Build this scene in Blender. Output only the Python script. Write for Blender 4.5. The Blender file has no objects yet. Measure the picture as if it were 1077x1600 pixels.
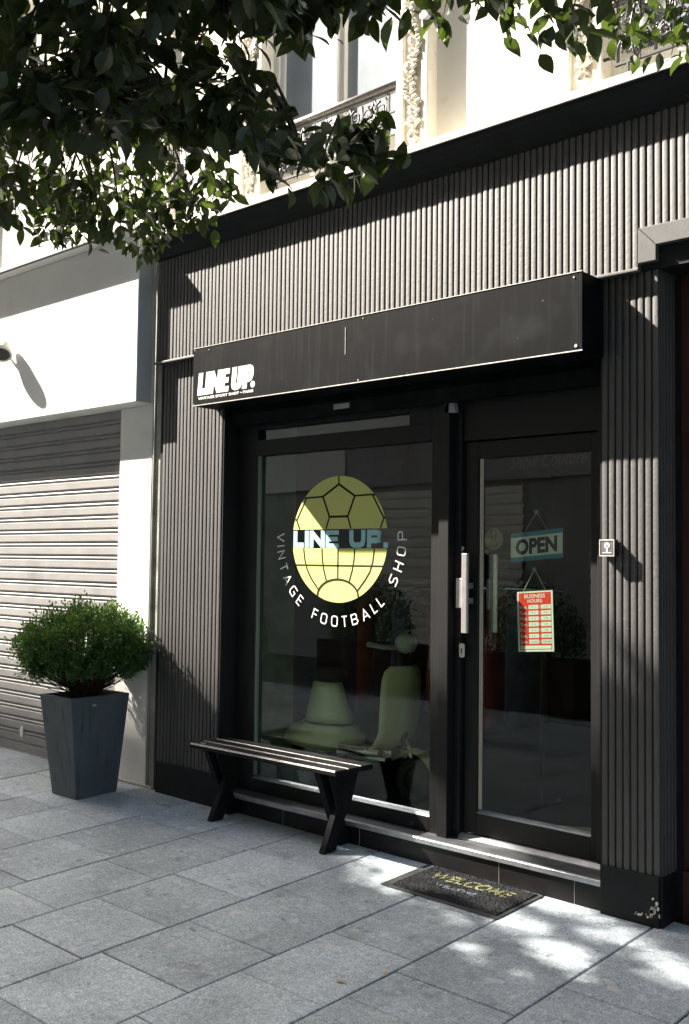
import bpy, bmesh, math, random
from mathutils import Vector, Matrix, noise
random.seed(7)
scene = bpy.context.scene
COL = scene.collection

# ---------------- camera, world, sun, exposure ----------------
SX, SZ = 2.5, 2.45                      # sunlight travels (SX, 1, -SZ)
cam_d = bpy.data.cameras.new('camera')
cam = bpy.data.objects.new('camera', cam_d); COL.objects.link(cam)
cam_d.sensor_fit = 'VERTICAL'; cam_d.sensor_height = 36.0; cam_d.lens = 36.06
cam_d.clip_start = 0.05; cam_d.clip_end = 500
_R = ((0.74176, -0.01226, 0.67055), (-0.02378, 0.99872, 0.04458), (-0.67024, -0.04901, 0.74052))
_r = Vector((_R[0][0], _R[0][2], -_R[0][1])); _u = -Vector((_R[1][0], _R[1][2], -_R[1][1])); _f = Vector((_R[2][0], _R[2][2], -_R[2][1]))
M3 = Matrix((_r, _u, -_f)).transposed()
cam.matrix_world = Matrix.Translation((2.2932, -4.3008, 1.57)) @ M3.to_4x4()
scene.camera = cam

world = bpy.data.worlds.new('World'); scene.world = world; world.use_nodes = True
wn = world.node_tree; bg = wn.nodes['Background']
sky = wn.nodes.new('ShaderNodeTexSky'); sky.sky_type = 'NISHITA'; sky.sun_disc = False; sky.dust_density = 4.0; sky.ozone_density = 0.5
SUN_EL = math.atan2(SZ, math.hypot(SX, 1)); sky.sun_elevation = SUN_EL
sky.sun_rotation = math.atan2(-SX, -1.0) % (2*math.pi)
wn.links.new(sky.outputs[0], bg.inputs[0]); bg.inputs[1].default_value = 0.056
sun_d = bpy.data.lights.new('sun', 'SUN'); sun_d.energy = 5.0; sun_d.angle = math.radians(0.55); sun_d.color = (1.0, 0.915, 0.81)
sun = bpy.data.objects.new('sun', sun_d); COL.objects.link(sun)
sun.rotation_euler = Vector((SX, 1, -SZ)).to_track_quat('-Z', 'Y').to_euler(); sun.location = (-10, -6, 12)
scene.view_settings.view_transform = 'Standard'; scene.view_settings.look = 'None'
scene.view_settings.exposure = 2.5; scene.view_settings.gamma = 1.0

# ---------------- materials ----------------
MATS = {}
def mat(name, col, rough=0.6, spec=0.5, metal=0.0, var=0.0, vscale=8.0, bump=0.0, bscale=60.0, speck=None, coat=0.0, streak=None, dirt=None):
    m = bpy.data.materials.new(name); m.use_nodes = True
    nt = m.node_tree; N = nt.nodes; L = nt.links; b = N['Principled BSDF']
    b.inputs['Base Color'].default_value = (*col, 1); b.inputs['Roughness'].default_value = rough
    b.inputs['Metallic'].default_value = metal; b.inputs['Specular IOR Level'].default_value = spec
    b.inputs['Coat Weight'].default_value = coat; b.inputs['Coat Roughness'].default_value = rough if coat > 0.5 else 0.1
    tc = N.new('ShaderNodeTexCoord'); out = None
    def noise_n(scale, detail=4, vec=None):
        n = N.new('ShaderNodeTexNoise'); n.inputs['Scale'].default_value = scale; n.inputs['Detail'].default_value = detail
        L.new(vec or tc.outputs['Object'], n.inputs['Vector']); return n
    def mixc(fac, a, c2, blend='MIX'):
        x = N.new('ShaderNodeMix'); x.data_type = 'RGBA'; x.blend_type = blend
        if isinstance(fac, float): x.inputs[0].default_value = fac
        else: L.new(fac, x.inputs[0])
        for i, v in ((6, a), (7, c2)):
            if isinstance(v, tuple): x.inputs[i].default_value = (*v, 1)
            else: L.new(v, x.inputs[i])
        return x.outputs[2]
    def ramp(src, lo, hi):
        r = N.new('ShaderNodeMapRange'); r.inputs[1].default_value = lo; r.inputs[2].default_value = hi
        L.new(src, r.inputs[0]); return r.outputs[0]
    cur = col
    if var > 0:
        n = noise_n(vscale, 6)
        cur = mixc(ramp(n.outputs[0], 0.3, 0.7), tuple(max(0, c*(1-var)) for c in col), tuple(min(1, c*(1+var)) for c in col))
    if streak:
        scol, sscale, lo, hi = streak
        mp = N.new('ShaderNodeMapping'); mp.inputs['Scale'].default_value = sscale; L.new(tc.outputs['Object'], mp.inputs['Vector'])
        n = noise_n(1.0, 5, mp.outputs[0]); cur = mixc(ramp(n.outputs[0], lo, hi), cur, scol)
    if dirt:
        dcol, ds, lo, hi = dirt
        n = noise_n(ds, 8); cur = mixc(ramp(n.outputs[0], lo, hi), cur, dcol)
    if speck:
        sc, scol, lo, hi = speck
        n = noise_n(sc, 2); cur = mixc(ramp(n.outputs[0], lo, hi), cur, scol)
    if not isinstance(cur, tuple): L.new(cur, b.inputs['Base Color'])
    if bump > 0:
        n = noise_n(bscale, 5); bp = N.new('ShaderNodeBump'); bp.inputs['Strength'].default_value = bump; bp.inputs['Distance'].default_value = 0.004
        L.new(n.outputs[0], bp.inputs['Height']); L.new(bp.outputs[0], b.inputs['Normal'])
    MATS[name] = m; return m

mat('black_paint', (0.022, 0.020, 0.019), 0.60, 0.95, var=0.3, vscale=5, bump=0.35, bscale=55, speck=(95, (0.4, 0.38, 0.33), 0.76, 0.79), coat=0.5501)
mat('black_plinth', (0.007, 0.008, 0.009), 0.6, 0.3, var=0.3, vscale=9, bump=0.35, bscale=50, speck=(70, (0.5, 0.42, 0.3), 0.78, 0.81))
mat('frame_paint', (0.009, 0.0092, 0.0095), 0.5, 0.35, var=0.15, vscale=5, bump=0.05, bscale=200)
mat('sign_metal', (0.0035, 0.004, 0.0044), 0.5, 0.0715, var=0.35, vscale=3, bump=0.06, bscale=20, streak=((0.015, 0.016, 0.017), (38, 3, 2.2), 0.54, 0.82), dirt=((0.016, 0.017, 0.017), 5.0, 0.52, 0.8), speck=(75, (0.5, 0.5, 0.48), 0.765, 0.785))
mat('edge_metal', (0.55, 0.53, 0.5), 0.45, 0.5, metal=0.3, var=0.3, vscale=40)
mat('white_vinyl', (0.85, 0.83, 0.8), 0.5, bump=0.02)
mat('white_stucco', (0.80, 0.79, 0.75), 0.85, 0.2, var=0.04, vscale=2.5, bump=0.25, bscale=180, dirt=((0.62, 0.6, 0.54), 3.0, 0.6, 0.85))
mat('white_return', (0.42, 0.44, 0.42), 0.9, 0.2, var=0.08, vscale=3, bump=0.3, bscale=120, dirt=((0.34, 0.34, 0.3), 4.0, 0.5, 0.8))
mat('cream_wall', (0.80, 0.77, 0.69), 0.85, 0.2, var=0.04, vscale=2.0, bump=0.3, bscale=110, dirt=((0.6, 0.56, 0.47), 5.0, 0.66, 0.85))
mat('cream_stone', (0.74, 0.70, 0.60), 0.8, 0.3, var=0.08, vscale=12, bump=0.35, bscale=70, dirt=((0.42, 0.38, 0.3), 14.0, 0.62, 0.85))
mat('cement', (0.33, 0.33, 0.29), 0.95, 0.1, var=0.25, vscale=6, bump=0.8, bscale=60, dirt=((0.12, 0.12, 0.1), 7.0, 0.55, 0.8))
mat('shutter_metal', (0.27, 0.265, 0.26), 0.6, 0.4, metal=0.15, var=0.10, vscale=5, bump=0.08, bscale=120, streak=((0.30, 0.29, 0.275), (2, 2, 40), 0.5, 0.8), dirt=((0.16, 0.155, 0.15), 2.5, 0.6, 0.8))
mat('zinc', (0.45, 0.47, 0.49), 0.4, 0.5, metal=0.7, var=0.15, vscale=20)
mat('bead_zinc', (0.16, 0.19, 0.21), 0.45, 0.5, metal=0.3, var=0.15, vscale=20)
mat('joint', (0.022, 0.021, 0.018), 0.95, 0.1, var=0.4, vscale=30)
mat('asphalt', (0.06, 0.06, 0.062), 0.9, 0.3, var=0.2, vscale=20, bump=0.4, bscale=200)
mat('riser_tile', (0.009, 0.0085, 0.009), 0.5, 0.3, var=0.35, vscale=7, bump=0.1, bscale=80)
mat('tread_tile', (0.055, 0.062, 0.068), 0.42, 0.5, var=0.3, vscale=5, bump=0.12, bscale=60, streak=((0.11, 0.115, 0.12), (5, 30, 5), 0.45, 0.8))
mat('planter_grey', (0.085, 0.104, 0.114), 0.6, 0.4, var=0.15, vscale=5, bump=0.15, bscale=90, streak=((0.03, 0.038, 0.044), (22, 22, 2.4), 0.56, 0.72), dirt=((0.12, 0.13, 0.13), 9.0, 0.62, 0.85))
mat('soil', (0.03, 0.022, 0.015), 0.95, 0.1, var=0.4, vscale=40, bump=0.9, bscale=60)
mat('bark', (0.05, 0.04, 0.03), 0.9, 0.2, var=0.3, vscale=20, bump=0.8, bscale=50)
mat('twig_bark', (0.045, 0.032, 0.022), 0.85, 0.2, var=0.3, vscale=20)
mat('bench_black', (0.008, 0.008, 0.009), 0.55, 0.15, var=0.35, vscale=15, bump=0.35, bscale=70, streak=((0.015, 0.015, 0.016), (3, 50, 50), 0.5, 0.8), speck=(75, (0.45, 0.38, 0.28), 0.77, 0.79))
mat('worn_wood', (0.42, 0.3, 0.16), 0.7)
mat('edge_glint', (0.62, 0.60, 0.58), 0.6, var=0.35, vscale=60)  # sky glint on the bench slat edges, put into the colour
mat('mat_black', (0.022, 0.024, 0.026), 0.95, 0.1, var=0.6, vscale=220, bump=1.0, bscale=260, speck=(300, (0.09, 0.09, 0.095), 0.6, 0.7))
mat('mat_rubber', (0.03, 0.032, 0.034), 0.6, 0.4, var=0.2, vscale=60)
mat('mat_text', (0.16, 0.165, 0.085), 0.95, 0.1, var=0.8, vscale=200, bump=0.8, bscale=260)
mat('mat_text_grey', (0.12, 0.13, 0.15), 0.95, 0.1, var=0.8, vscale=200)
mat('brushed_steel', (0.60, 0.59, 0.57), 0.36, 0.5, metal=0.8, var=0.08, vscale=30)
mat('lock_cream', (0.65, 0.6, 0.5), 0.5)
mat('dark_hole', (0.004, 0.004, 0.004), 0.7)
mat('brown_door', (0.05, 0.02, 0.01), 0.5, 0.4, var=0.2, vscale=4, streak=((0.03, 0.008, 0.004), (40, 40, 3), 0.5, 0.8))
mat('trim_grey', (0.10, 0.10, 0.10), 0.5, 0.5, var=0.12, vscale=10, bump=0.15, bscale=90)
mat('iron', (0.03, 0.03, 0.028), 0.42, 0.6, var=0.3, vscale=30)
mat('iron_dark', (0.02, 0.02, 0.02), 0.5, 0.5)
mat('rail_top', (0.2, 0.19, 0.18), 0.4, 0.6, var=0.4, vscale=50)
mat('white_joinery', (0.78, 0.77, 0.72), 0.5, 0.4, var=0.04, vscale=8)
mat('dusty_sky_glass', (0.23, 0.265, 0.30), 0.25, 0.6, var=0.12, vscale=4, speck=(90, (0.55, 0.56, 0.55), 0.72, 0.76), streak=((0.30, 0.34, 0.38), (3, 3, 1.2), 0.45, 0.75))  # opaque pale blue paints in the reflected sky; the specks are dust
mat('curtain', (0.66, 0.70, 0.73), 0.95, 0.1, var=0.12, vscale=3)
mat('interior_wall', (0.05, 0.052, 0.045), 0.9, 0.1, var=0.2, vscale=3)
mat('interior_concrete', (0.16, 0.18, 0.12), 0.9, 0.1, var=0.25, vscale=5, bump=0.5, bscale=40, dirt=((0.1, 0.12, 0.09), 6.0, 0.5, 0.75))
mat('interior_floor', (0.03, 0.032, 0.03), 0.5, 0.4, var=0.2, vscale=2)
mat('cream_paint', (0.55, 0.57, 0.34), 0.3, 0.5, var=0.08, vscale=5, coat=0.4)
mat('chrome', (0.6, 0.62, 0.6), 0.2, metal=1.0)
mat('rubber', (0.012, 0.012, 0.012), 0.7)
mat('cloth_black', (0.022, 0.022, 0.025), 0.9, 0.1, var=0.3, vscale=9, bump=0.5, bscale=30)
mat('cloth_red', (0.16, 0.02, 0.015), 0.9, 0.1, var=0.3, vscale=9, bump=0.5, bscale=30)
mat('cloth_navy', (0.06, 0.075, 0.13), 0.9, 0.1, var=0.3, vscale=9, bump=0.5, bscale=30)
mat('cloth_grey', (0.30, 0.30, 0.28), 0.9, 0.1, var=0.3, vscale=9, bump=0.5, bscale=30)
mat('case_blue', (0.3, 0.34, 0.36), 0.6, var=0.3, vscale=12)
mat('decal_yellow', (0.58, 0.62, 0.20), 0.6, 0.3)
mat('decal_line', (0.02, 0.015, 0.006), 0.7, 0.2)
mat('decal_teal', (0.36, 0.66, 0.68), 0.6, 0.3)
mat('decal_white', (0.88, 0.88, 0.84), 0.6, 0.3)
mat('sign_white', (0.6, 0.62, 0.58), 0.55, 0.3)
mat('sign_teal', (0.04, 0.19, 0.27), 0.55, 0.3)
mat('sign_black', (0.01, 0.01, 0.01), 0.55, 0.3)
mat('sign_red', (0.62, 0.03, 0.02), 0.5, 0.3, var=0.05, vscale=20)
mat('string', (0.5, 0.46, 0.35), 0.8)
mat('sticker_olive', (0.14, 0.14, 0.03), 0.6)
mat('suction', (0.2, 0.24, 0.2), 0.3)
mat('plastic_black', (0.015, 0.015, 0.016), 0.35, 0.5)
mat('paper_white', (0.7, 0.71, 0.7), 0.7)
mat('lamp_cream', (0.62, 0.6, 0.52), 0.5)
mat('wood_planter', (0.035, 0.02, 0.012), 0.8, var=0.3, vscale=5, streak=((0.02, 0.012, 0.008), (20, 20, 2), 0.5, 0.8))
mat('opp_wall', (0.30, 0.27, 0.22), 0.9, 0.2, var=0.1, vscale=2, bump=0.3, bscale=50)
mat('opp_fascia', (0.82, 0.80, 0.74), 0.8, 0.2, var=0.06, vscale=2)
mat('opp_grey', (0.36, 0.36, 0.36), 0.8, 0.2, var=0.1, vscale=2)
mat('roof_zinc', (0.2, 0.22, 0.24), 0.5, 0.5, metal=0.5)

# granite pavers: speckled, each slab a little different
def granite():
    m = bpy.data.materials.new('granite'); m.use_nodes = True; nt = m.node_tree; N = nt.nodes; L = nt.links; b = N['Principled BSDF']
    tc = N.new('ShaderNodeTexCoord'); geo = N.new('ShaderNodeNewGeometry')
    def nz(s, d): n = N.new('ShaderNodeTexNoise'); n.inputs['Scale'].default_value = s; n.inputs['Detail'].default_value = d; L.new(tc.outputs['Object'], n.inputs['Vector']); return n.outputs[0]
    def cr(src, stops):
        r = N.new('ShaderNodeValToRGB'); e = r.color_ramp.elements
        e[0].position, e[0].color = stops[0][0], (*stops[0][1], 1); e[1].position, e[1].color = stops[-1][0], (*stops[-1][1], 1)
        for p, c in stops[1:-1]: q = e.new(p); q.color = (*c, 1)
        L.new(src, r.inputs[0]); return r.outputs[0]
    def mix(f, a, c, bl='MIX'):
        x = N.new('ShaderNodeMix'); x.data_type = 'RGBA'; x.blend_type = bl
        if isinstance(f, float): x.inputs[0].default_value = f
        else: L.new(f, x.inputs[0])
        for i, v in ((6, a), (7, c)):
            if isinstance(v, tuple): x.inputs[i].default_value = (*v, 1)
            else: L.new(v, x.inputs[i])
        return x.outputs[2]
    def mr(s, a, b2, c=0.0, d=1.0):
        r = N.new('ShaderNodeMapRange'); 
        for i, v in enumerate((a, b2, c, d)): r.inputs[i+1].default_value = v
        L.new(s, r.inputs[0]); return r.outputs[0]
    grain = cr(nz(150, 3), [(0.28, (0.16, 0.20, 0.225)), (0.45, (0.345, 0.405, 0.445)), (0.60, (0.455, 0.51, 0.55)), (0.76, (0.80, 0.81, 0.82))])
    coarse = mr(nz(38, 3), 0.35, 0.7, 0.86, 1.14)
    stain = mr(nz(2.3, 7), 0.35, 0.72, 0.78, 1.12)
    isl = mr(geo.outputs['Random Per Island'], 0, 1, 0.83, 1.12)
    g1 = N.new('ShaderNodeMath'); g1.operation = 'MULTIPLY'; L.new(coarse, g1.inputs[0]); L.new(stain, g1.inputs[1])
    g2 = N.new('ShaderNodeMath'); g2.operation = 'MULTIPLY'; L.new(g1.outputs[0], g2.inputs[0]); L.new(isl, g2.inputs[1])
    c = N.new('ShaderNodeCombineColor'); 
    for i in range(3): L.new(g2.outputs[0], c.inputs[i])
    col = mix(1.0, grain, c.outputs[0], 'MULTIPLY')
    dark = mr(nz(7, 7), 0.60, 0.78, 0.0, 0.5); col = mix(dark, col, (0.08, 0.085, 0.08))
    col = mix(mr(nz(21, 1), 0.735, 0.76, 0.0, 0.55), col, (0.07, 0.075, 0.075)); col = mix(mr(nz(17.3, 0), 0.27, 0.245, 0.0, 0.35), col, (0.6, 0.6, 0.57))
    L.new(col, b.inputs['Base Color']); b.inputs['Roughness'].default_value = 0.72; b.inputs['Specular IOR Level'].default_value = 0.35
    bp = N.new('ShaderNodeBump'); bp.inputs['Strength'].default_value = 0.3; bp.inputs['Distance'].default_value = 0.003; L.new(nz(120, 4), bp.inputs['Height']); L.new(bp.outputs[0], b.inputs['Normal'])
    MATS['granite'] = m
granite()

def leafmat(name, col, col2, trans, tw=0.45, rough=0.45):
    m = bpy.data.materials.new(name); m.use_nodes = True; nt = m.node_tree; N = nt.nodes; L = nt.links; b = N['Principled BSDF']
    geo = N.new('ShaderNodeNewGeometry'); mx = N.new('ShaderNodeMix'); mx.data_type = 'RGBA'
    mx.inputs[6].default_value = (*col, 1); mx.inputs[7].default_value = (*col2, 1); L.new(geo.outputs['Random Per Island'], mx.inputs[0])
    L.new(mx.outputs[2], b.inputs['Base Color']); b.inputs['Roughness'].default_value = rough; b.inputs['Specular IOR Level'].default_value = 0.5
    t = N.new('ShaderNodeBsdfTranslucent'); t.inputs[0].default_value = (*trans, 1)
    ms = N.new('ShaderNodeMixShader'); ms.inputs[0].default_value = tw
    L.new(b.outputs[0], ms.inputs[1]); L.new(t.outputs[0], ms.inputs[2]); L.new(ms.outputs[0], N['Material Output'].inputs[0])
    MATS[name] = m
leafmat('tree_leaf', (0.007, 0.012, 0.005), (0.022, 0.036, 0.012), (0.10, 0.16, 0.02), 0.22)
leafmat('box_leaf', (0.012, 0.04, 0.014), (0.06, 0.13, 0.03), (0.16, 0.32, 0.04), 0.28)

def glassmat(name, tint, ior=1.52, rough=0.0, double=1.7, bumpy=0.0):
    m = bpy.data.materials.new(name); m.use_nodes = True; nt = m.node_tree; N = nt.nodes; L = nt.links
    N.remove(N['Principled BSDF']); geo = N.new('ShaderNodeNewGeometry')
    tr = N.new('ShaderNodeBsdfTransparent'); tr.inputs[0].default_value = (*tint, 1)
    gl = N.new('ShaderNodeBsdfGlossy'); gl.inputs['Roughness'].default_value = rough; gl.inputs[0].default_value = (0.92, 0.96, 0.95, 1)
    fr = N.new('ShaderNodeFresnel'); fr.inputs[0].default_value = ior
    mu = N.new('ShaderNodeMath'); mu.operation = 'MULTIPLY'; mu.inputs[1].default_value = double; mu.use_clamp = True; L.new(fr.outputs[0], mu.inputs[0])
    if bumpy > 0:
        tc = N.new('ShaderNodeTexCoord'); n = N.new('ShaderNodeTexNoise'); n.inputs['Scale'].default_value = 1.6; n.inputs['Detail'].default_value = 1.0; L.new(tc.outputs['Object'], n.inputs['Vector'])
        bp = N.new('ShaderNodeBump'); bp.inputs['Strength'].default_value = bumpy; bp.inputs['Distance'].default_value = 0.02; L.new(n.outputs[0], bp.inputs['Height']); L.new(bp.outputs[0], gl.inputs['Normal'])
    inv = N.new('ShaderNodeMath'); inv.operation = 'SUBTRACT'; inv.inputs[0].default_value = 1.0; L.new(geo.outputs['Backfacing'], inv.inputs[1])
    mf = N.new('ShaderNodeMath'); mf.operation = 'MULTIPLY'; L.new(mu.outputs[0], mf.inputs[0]); L.new(inv.outputs[0], mf.inputs[1])
    ms = N.new('ShaderNodeMixShader'); L.new(mf.outputs[0], ms.inputs[0]); L.new(tr.outputs[0], ms.inputs[1]); L.new(gl.outputs[0], ms.inputs[2])
    L.new(ms.outputs[0], N['Material Output'].inputs[0]); MATS[name] = m
glassmat('shop_glass', (0.88, 0.94, 0.88), double=1.45, bumpy=0.05)
glassmat('upper_glass', (0.92, 0.96, 0.98), double=1.6)

# ---------------- geometry helpers ----------------
class MB:
    def __init__(s): s.v = []; s.f = []; s.mi = []; s.sm = []
    def face(s, idx, mi=0, sm=False): s.f.append(tuple(idx)); s.mi.append(mi); s.sm.append(sm)
    def add(s, vs): n = len(s.v); s.v.extend([tuple(p) for p in vs]); return n
    def box(s, x0, x1, y0, y1, z0, z1, mi=0):
        n = s.add([(x0,y0,z0),(x1,y0,z0),(x1,y1,z0),(x0,y1,z0),(x0,y0,z1),(x1,y0,z1),(x1,y1,z1),(x0,y1,z1)])
        for q in ((0,3,2,1),(4,5,6,7),(0,1,5,4),(1,2,6,5),(2,3,7,6),(3,0,4,7)): s.face([n+i for i in q], mi)
        return s
    def hexa(s, b, t, mi=0):            # bottom quad, top quad (both counter-clockwise from above)
        n = s.add(list(b)+list(t))
        for q in ((0,3,2,1),(4,5,6,7),(0,1,5,4),(1,2,6,5),(2,3,7,6),(3,0,4,7)): s.face([n+i for i in q], mi)
        return s
    def prism(s, poly, a, b, mi=0, axis='y', sm=False):   # poly in the plane perpendicular to axis
        def P(p, t): return {'y': (p[0], t, p[1]), 'x': (t, p[0], p[1]), 'z': (p[0], p[1], t)}[axis]
        k = len(poly); n = s.add([P(p, a) for p in poly]+[P(p, b) for p in poly])
        s.face(range(n, n+k), mi); s.face([n+2*k-1-i for i in range(k)], mi)
        for i in range(k): j = (i+1) % k; s.face((n+i, n+k+i, n+k+j, n+j), mi, sm)
        return s
    def strip(s, prof, a, b, axis='x', mi=0, sm=False):   # open profile swept along axis, no caps
        def P(p, t): return {'y': (p[0], t, p[1]), 'x': (t, p[0], p[1]), 'z': (p[0], p[1], t)}[axis]
        k = len(prof); n = s.add([P(p, a) for p in prof]+[P(p, b) for p in prof])
        for i in range(k-1): s.face((n+i, n+i+1, n+k+i+1, n+k+i), mi, sm)
        return s
    def tube(s, pts, r, seg=8, mi=0, caps=True, sm=True):
        pts = [Vector(p) for p in pts]; rr = r if isinstance(r, (list, tuple)) else [r]*len(pts); rings = []
        up = Vector((0, 0, 1))
        for i, p in enumerate(pts):
            t = (pts[min(i+1, len(pts)-1)]-pts[max(i-1, 0)]).normalized()
            a = t.cross(up)
            if a.length < 1e-3: a = t.cross(Vector((0, 1, 0)))
            a.normalize(); b = t.cross(a)
            rings.append(s.add([p+(a*math.cos(2*math.pi*k/seg)+b*math.sin(2*math.pi*k/seg))*rr[i] for k in range(seg)]))
        for i in range(len(rings)-1):
            for k in range(seg): j = (k+1) % seg; s.face((rings[i]+k, rings[i]+j, rings[i+1]+j, rings[i+1]+k), mi, sm)
        if caps: s.face([rings[0]+k for k in range(seg)][::-1], mi); s.face([rings[-1]+k for k in range(seg)], mi)
        return s
    def lathe(s, prof, c, seg=24, mi=0, axis='z', sx=1.0, sy=1.0):   # prof [(radius, height)]
        rings = []
        for r, h in prof:
            vs = []
            for k in range(seg):
                a = 2*math.pi*k/seg; x, y = r*math.cos(a)*sx, r*math.sin(a)*sy
                vs.append({'z': (c[0]+x, c[1]+y, c[2]+h), 'y': (c[0]+x, c[1]+h, c[2]+y), 'x': (c[0]+h, c[1]+x, c[2]+y)}[axis])
            rings.append(s.add(vs))
        for i in range(len(rings)-1):
            for k in range(seg): j = (k+1) % seg; s.face((rings[i]+k, rings[i]+j, rings[i+1]+j, rings[i+1]+k), mi, True)
        s.face([rings[0]+k for k in range(seg)][::-1], mi); s.face([rings[-1]+k for k in range(seg)], mi)
        return s
    def ribbon(s, pts, t, y0, y1, T, closed=False, mi=0):  # stroke of width t in 2-D, mitred, extruded between y0 and y1 by map T(x,z,y)
        P = [Vector((p[0], p[1])) for p in pts]; k = len(P); Lf = []; Rt = []
        for i in range(k):
            a = P[i-1] if (i > 0 or closed) else None; b = P[(i+1) % k] if (i < k-1 or closed) else None
            d1 = (P[i]-a).normalized() if a is not None else None; d2 = (b-P[i]).normalized() if b is not None else None
            if d1 is None: d1 = d2
            if d2 is None: d2 = d1
            n1 = Vector((-d1.y, d1.x)); n2 = Vector((-d2.y, d2.x)); m = (n1+n2)
            m = m.normalized() if m.length > 1e-6 else n1
            w = t/2/max(0.45, m.dot(n1)); Lf.append(P[i]+m*w); Rt.append(P[i]-m*w)
        for i in range(k if closed else k-1):
            j = (i+1) % k
            f4 = [T(p.x, p.y, y1+0.00004*(i+1)) for p in (Lf[i], Rt[i], Rt[j], Lf[j])]      # front face, each segment a hair prouder so overlaps never share a plane
            b4 = [T(p.x, p.y, y0) for p in (Lf[i], Rt[i], Rt[j], Lf[j])]; q = s.add(f4+b4)
            s.face((q, q+1, q+2, q+3), mi)
            for a_ in range(4): s.face((q+a_, q+4+a_, q+4+(a_+1) % 4, q+(a_+1) % 4), mi)
        return s
    def build(s, name, mats, parent=None, bevel=0, label=None, smooth=False):
        me = bpy.data.meshes.new(name); me.from_pydata(s.v, [], s.f)
        if isinstance(mats, str): mats = [mats]
        for m in mats: me.materials.append(MATS[m])
        me.polygons.foreach_set('material_index', s.mi); me.polygons.foreach_set('use_smooth', [True]*len(s.f) if smooth else s.sm)
        bm = bmesh.new(); bm.from_mesh(me); bmesh.ops.recalc_face_normals(bm, faces=bm.faces) if len(bm.faces) < 20000 else None
        bm.to_mesh(me); bm.free(); me.update()
        o = bpy.data.objects.new(name, me); COL.objects.link(o)
        if bevel:
            b = o.modifiers.new('bevel', 'BEVEL'); b.width = bevel; b.segments = 2; b.limit_method = 'ANGLE'; b.angle_limit = math.radians(50)
        if parent is not None:
            o.parent = parent; o.matrix_parent_inverse = parent.matrix_world.inverted() if False else Matrix.Translation(-Vector(parent['_w']))
            o['_w'] = (0.0, 0.0, 0.0)
        else: o['_w'] = (0.0, 0.0, 0.0)
        if label: o['label'] = label
        return o
def thing(name, label, cat, loc=(0, 0, 0), group=None):
    o = bpy.data.objects.new(name, None); COL.objects.link(o); o.location = loc; o['_w'] = tuple(float(c) for c in loc)
    o.empty_display_size = 0.2; o['label'] = label; o['category'] = cat
    if group: o['group'] = group
    return o
def tag(o, label, cat, group=None):
    o['label'] = label; o['category'] = cat
    if group: o['group'] = group
    return o
def struct(o): o['kind'] = 'structure'; return o
def gz(x, y, h=0.0): return -0.0094*x + 0.0325*y + h      # the pavement falls to the street and to the right

def text_mesh(name, body, size, T, m, parent=None, off=0.0, sx=1.0, shear=0.0, align='LEFT', fit=None, ext=0.0006):
    cu = bpy.data.curves.new(name, 'FONT'); cu.body = body; cu.size = size; cu.offset = off; cu.align_x = align; cu.extrude = 0; cu.resolution_u = 3
    o = bpy.data.objects.new('tmp_text', cu); COL.objects.link(o)
    dg = bpy.context.evaluated_depsgraph_get(); me0 = bpy.data.meshes.new_from_object(o.evaluated_get(dg))
    bpy.data.objects.remove(o)
    xs = [v.co.x for v in me0.vertices]; ys = [v.co.y for v in me0.vertices]
    mb = MB(); k = 1.0; ky = 1.0; ox = oy = 0
    if fit: k = fit[0]/(max(xs)-min(xs)); ky = fit[1]/(max(ys)-min(ys)); ox, oy = min(xs), min(ys)
    n = mb.add([T((v.co.x-ox)*k*sx+shear*(v.co.y-oy)*ky, (v.co.y-oy)*ky, 0) for v in me0.vertices])
    for p in me0.polygons: mb.face([n+i for i in p.vertices])
    return mb.build(name, m, parent)

# stroke alphabet on a unit-high letter, width w; c is the cut corner
def glyph(ch, w, c, t):
    a = t/2; l, r, b, u, m = a, w-a, a, 1-a, 0.5
    return {
     'L': [[(l, 1), (l, b), (w, b)]], 'I': [[(w/2, 0), (w/2, 1)]],
     'N': [[(l, 0), (l, u), (r, b), (r, 1)]] if t < .2 else [[(l, 0), (l, 1)], [(l, 1-a*.6), (r, a*.6)], [(r, 0), (r, 1)]],
     'E': [[(w, u), (l, u), (l, b), (w, b)], [(l, m), (w*.92, m)]],
     'U': [[(l, 1), (l, b+c), (l+c*.3, b+c*.3), (l+c, b), (r-c, b), (r-c*.3, b+c*.3), (r, b+c), (r, 1)]],
     'P': [[(l, 0), (l, u), (r-c, u), (r-c*.3, u-c*.3), (r, u-c), (r, m-t*.3+c), (r-c*.3, m-t*.3+c*.3), (r-c, m-t*.3), (l, m-t*.3)]],
     'V': [[(0, 1), (w/2, a*.7), (w, 1)]], 'T': [[(0, u), (w, u)], [(w/2, 0), (w/2, u)]],
     'A': [[(0, 0), (w/2, 1-a*.7), (w, 0)], [(w*.17, .3), (w*.83, .3)]],
     'G': [[(w, u), (l+c, u), (l, u-c), (l, b+c), (l+c, b), (r, b), (r, m), (w*.55, m)]],
     'F': [[(w, u), (l, u), (l, 0)], [(l, m), (w*.9, m)]],
     'O': 'O', 'B': [[(l, b), (l, u), (r-c, u), (r-c*.4, u-c*.5), (r-c*.4, m+c*.5), (r-c, m), (r, m-c), (r, b+c), (r-c, b), (l, b)], [(l, m), (r-c, m)]],
     'H': [[(l, 0), (l, 1)], [(r, 0), (r, 1)], [(l, m), (r, m)]],
     'S': [[(w, u), (l+c, u), (l, u-c), (l, m+c), (l+c, m), (r-c, m), (r, m-c), (r, b+c), (r-c, b), (0, b)]],
    }.get(ch, [])
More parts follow.
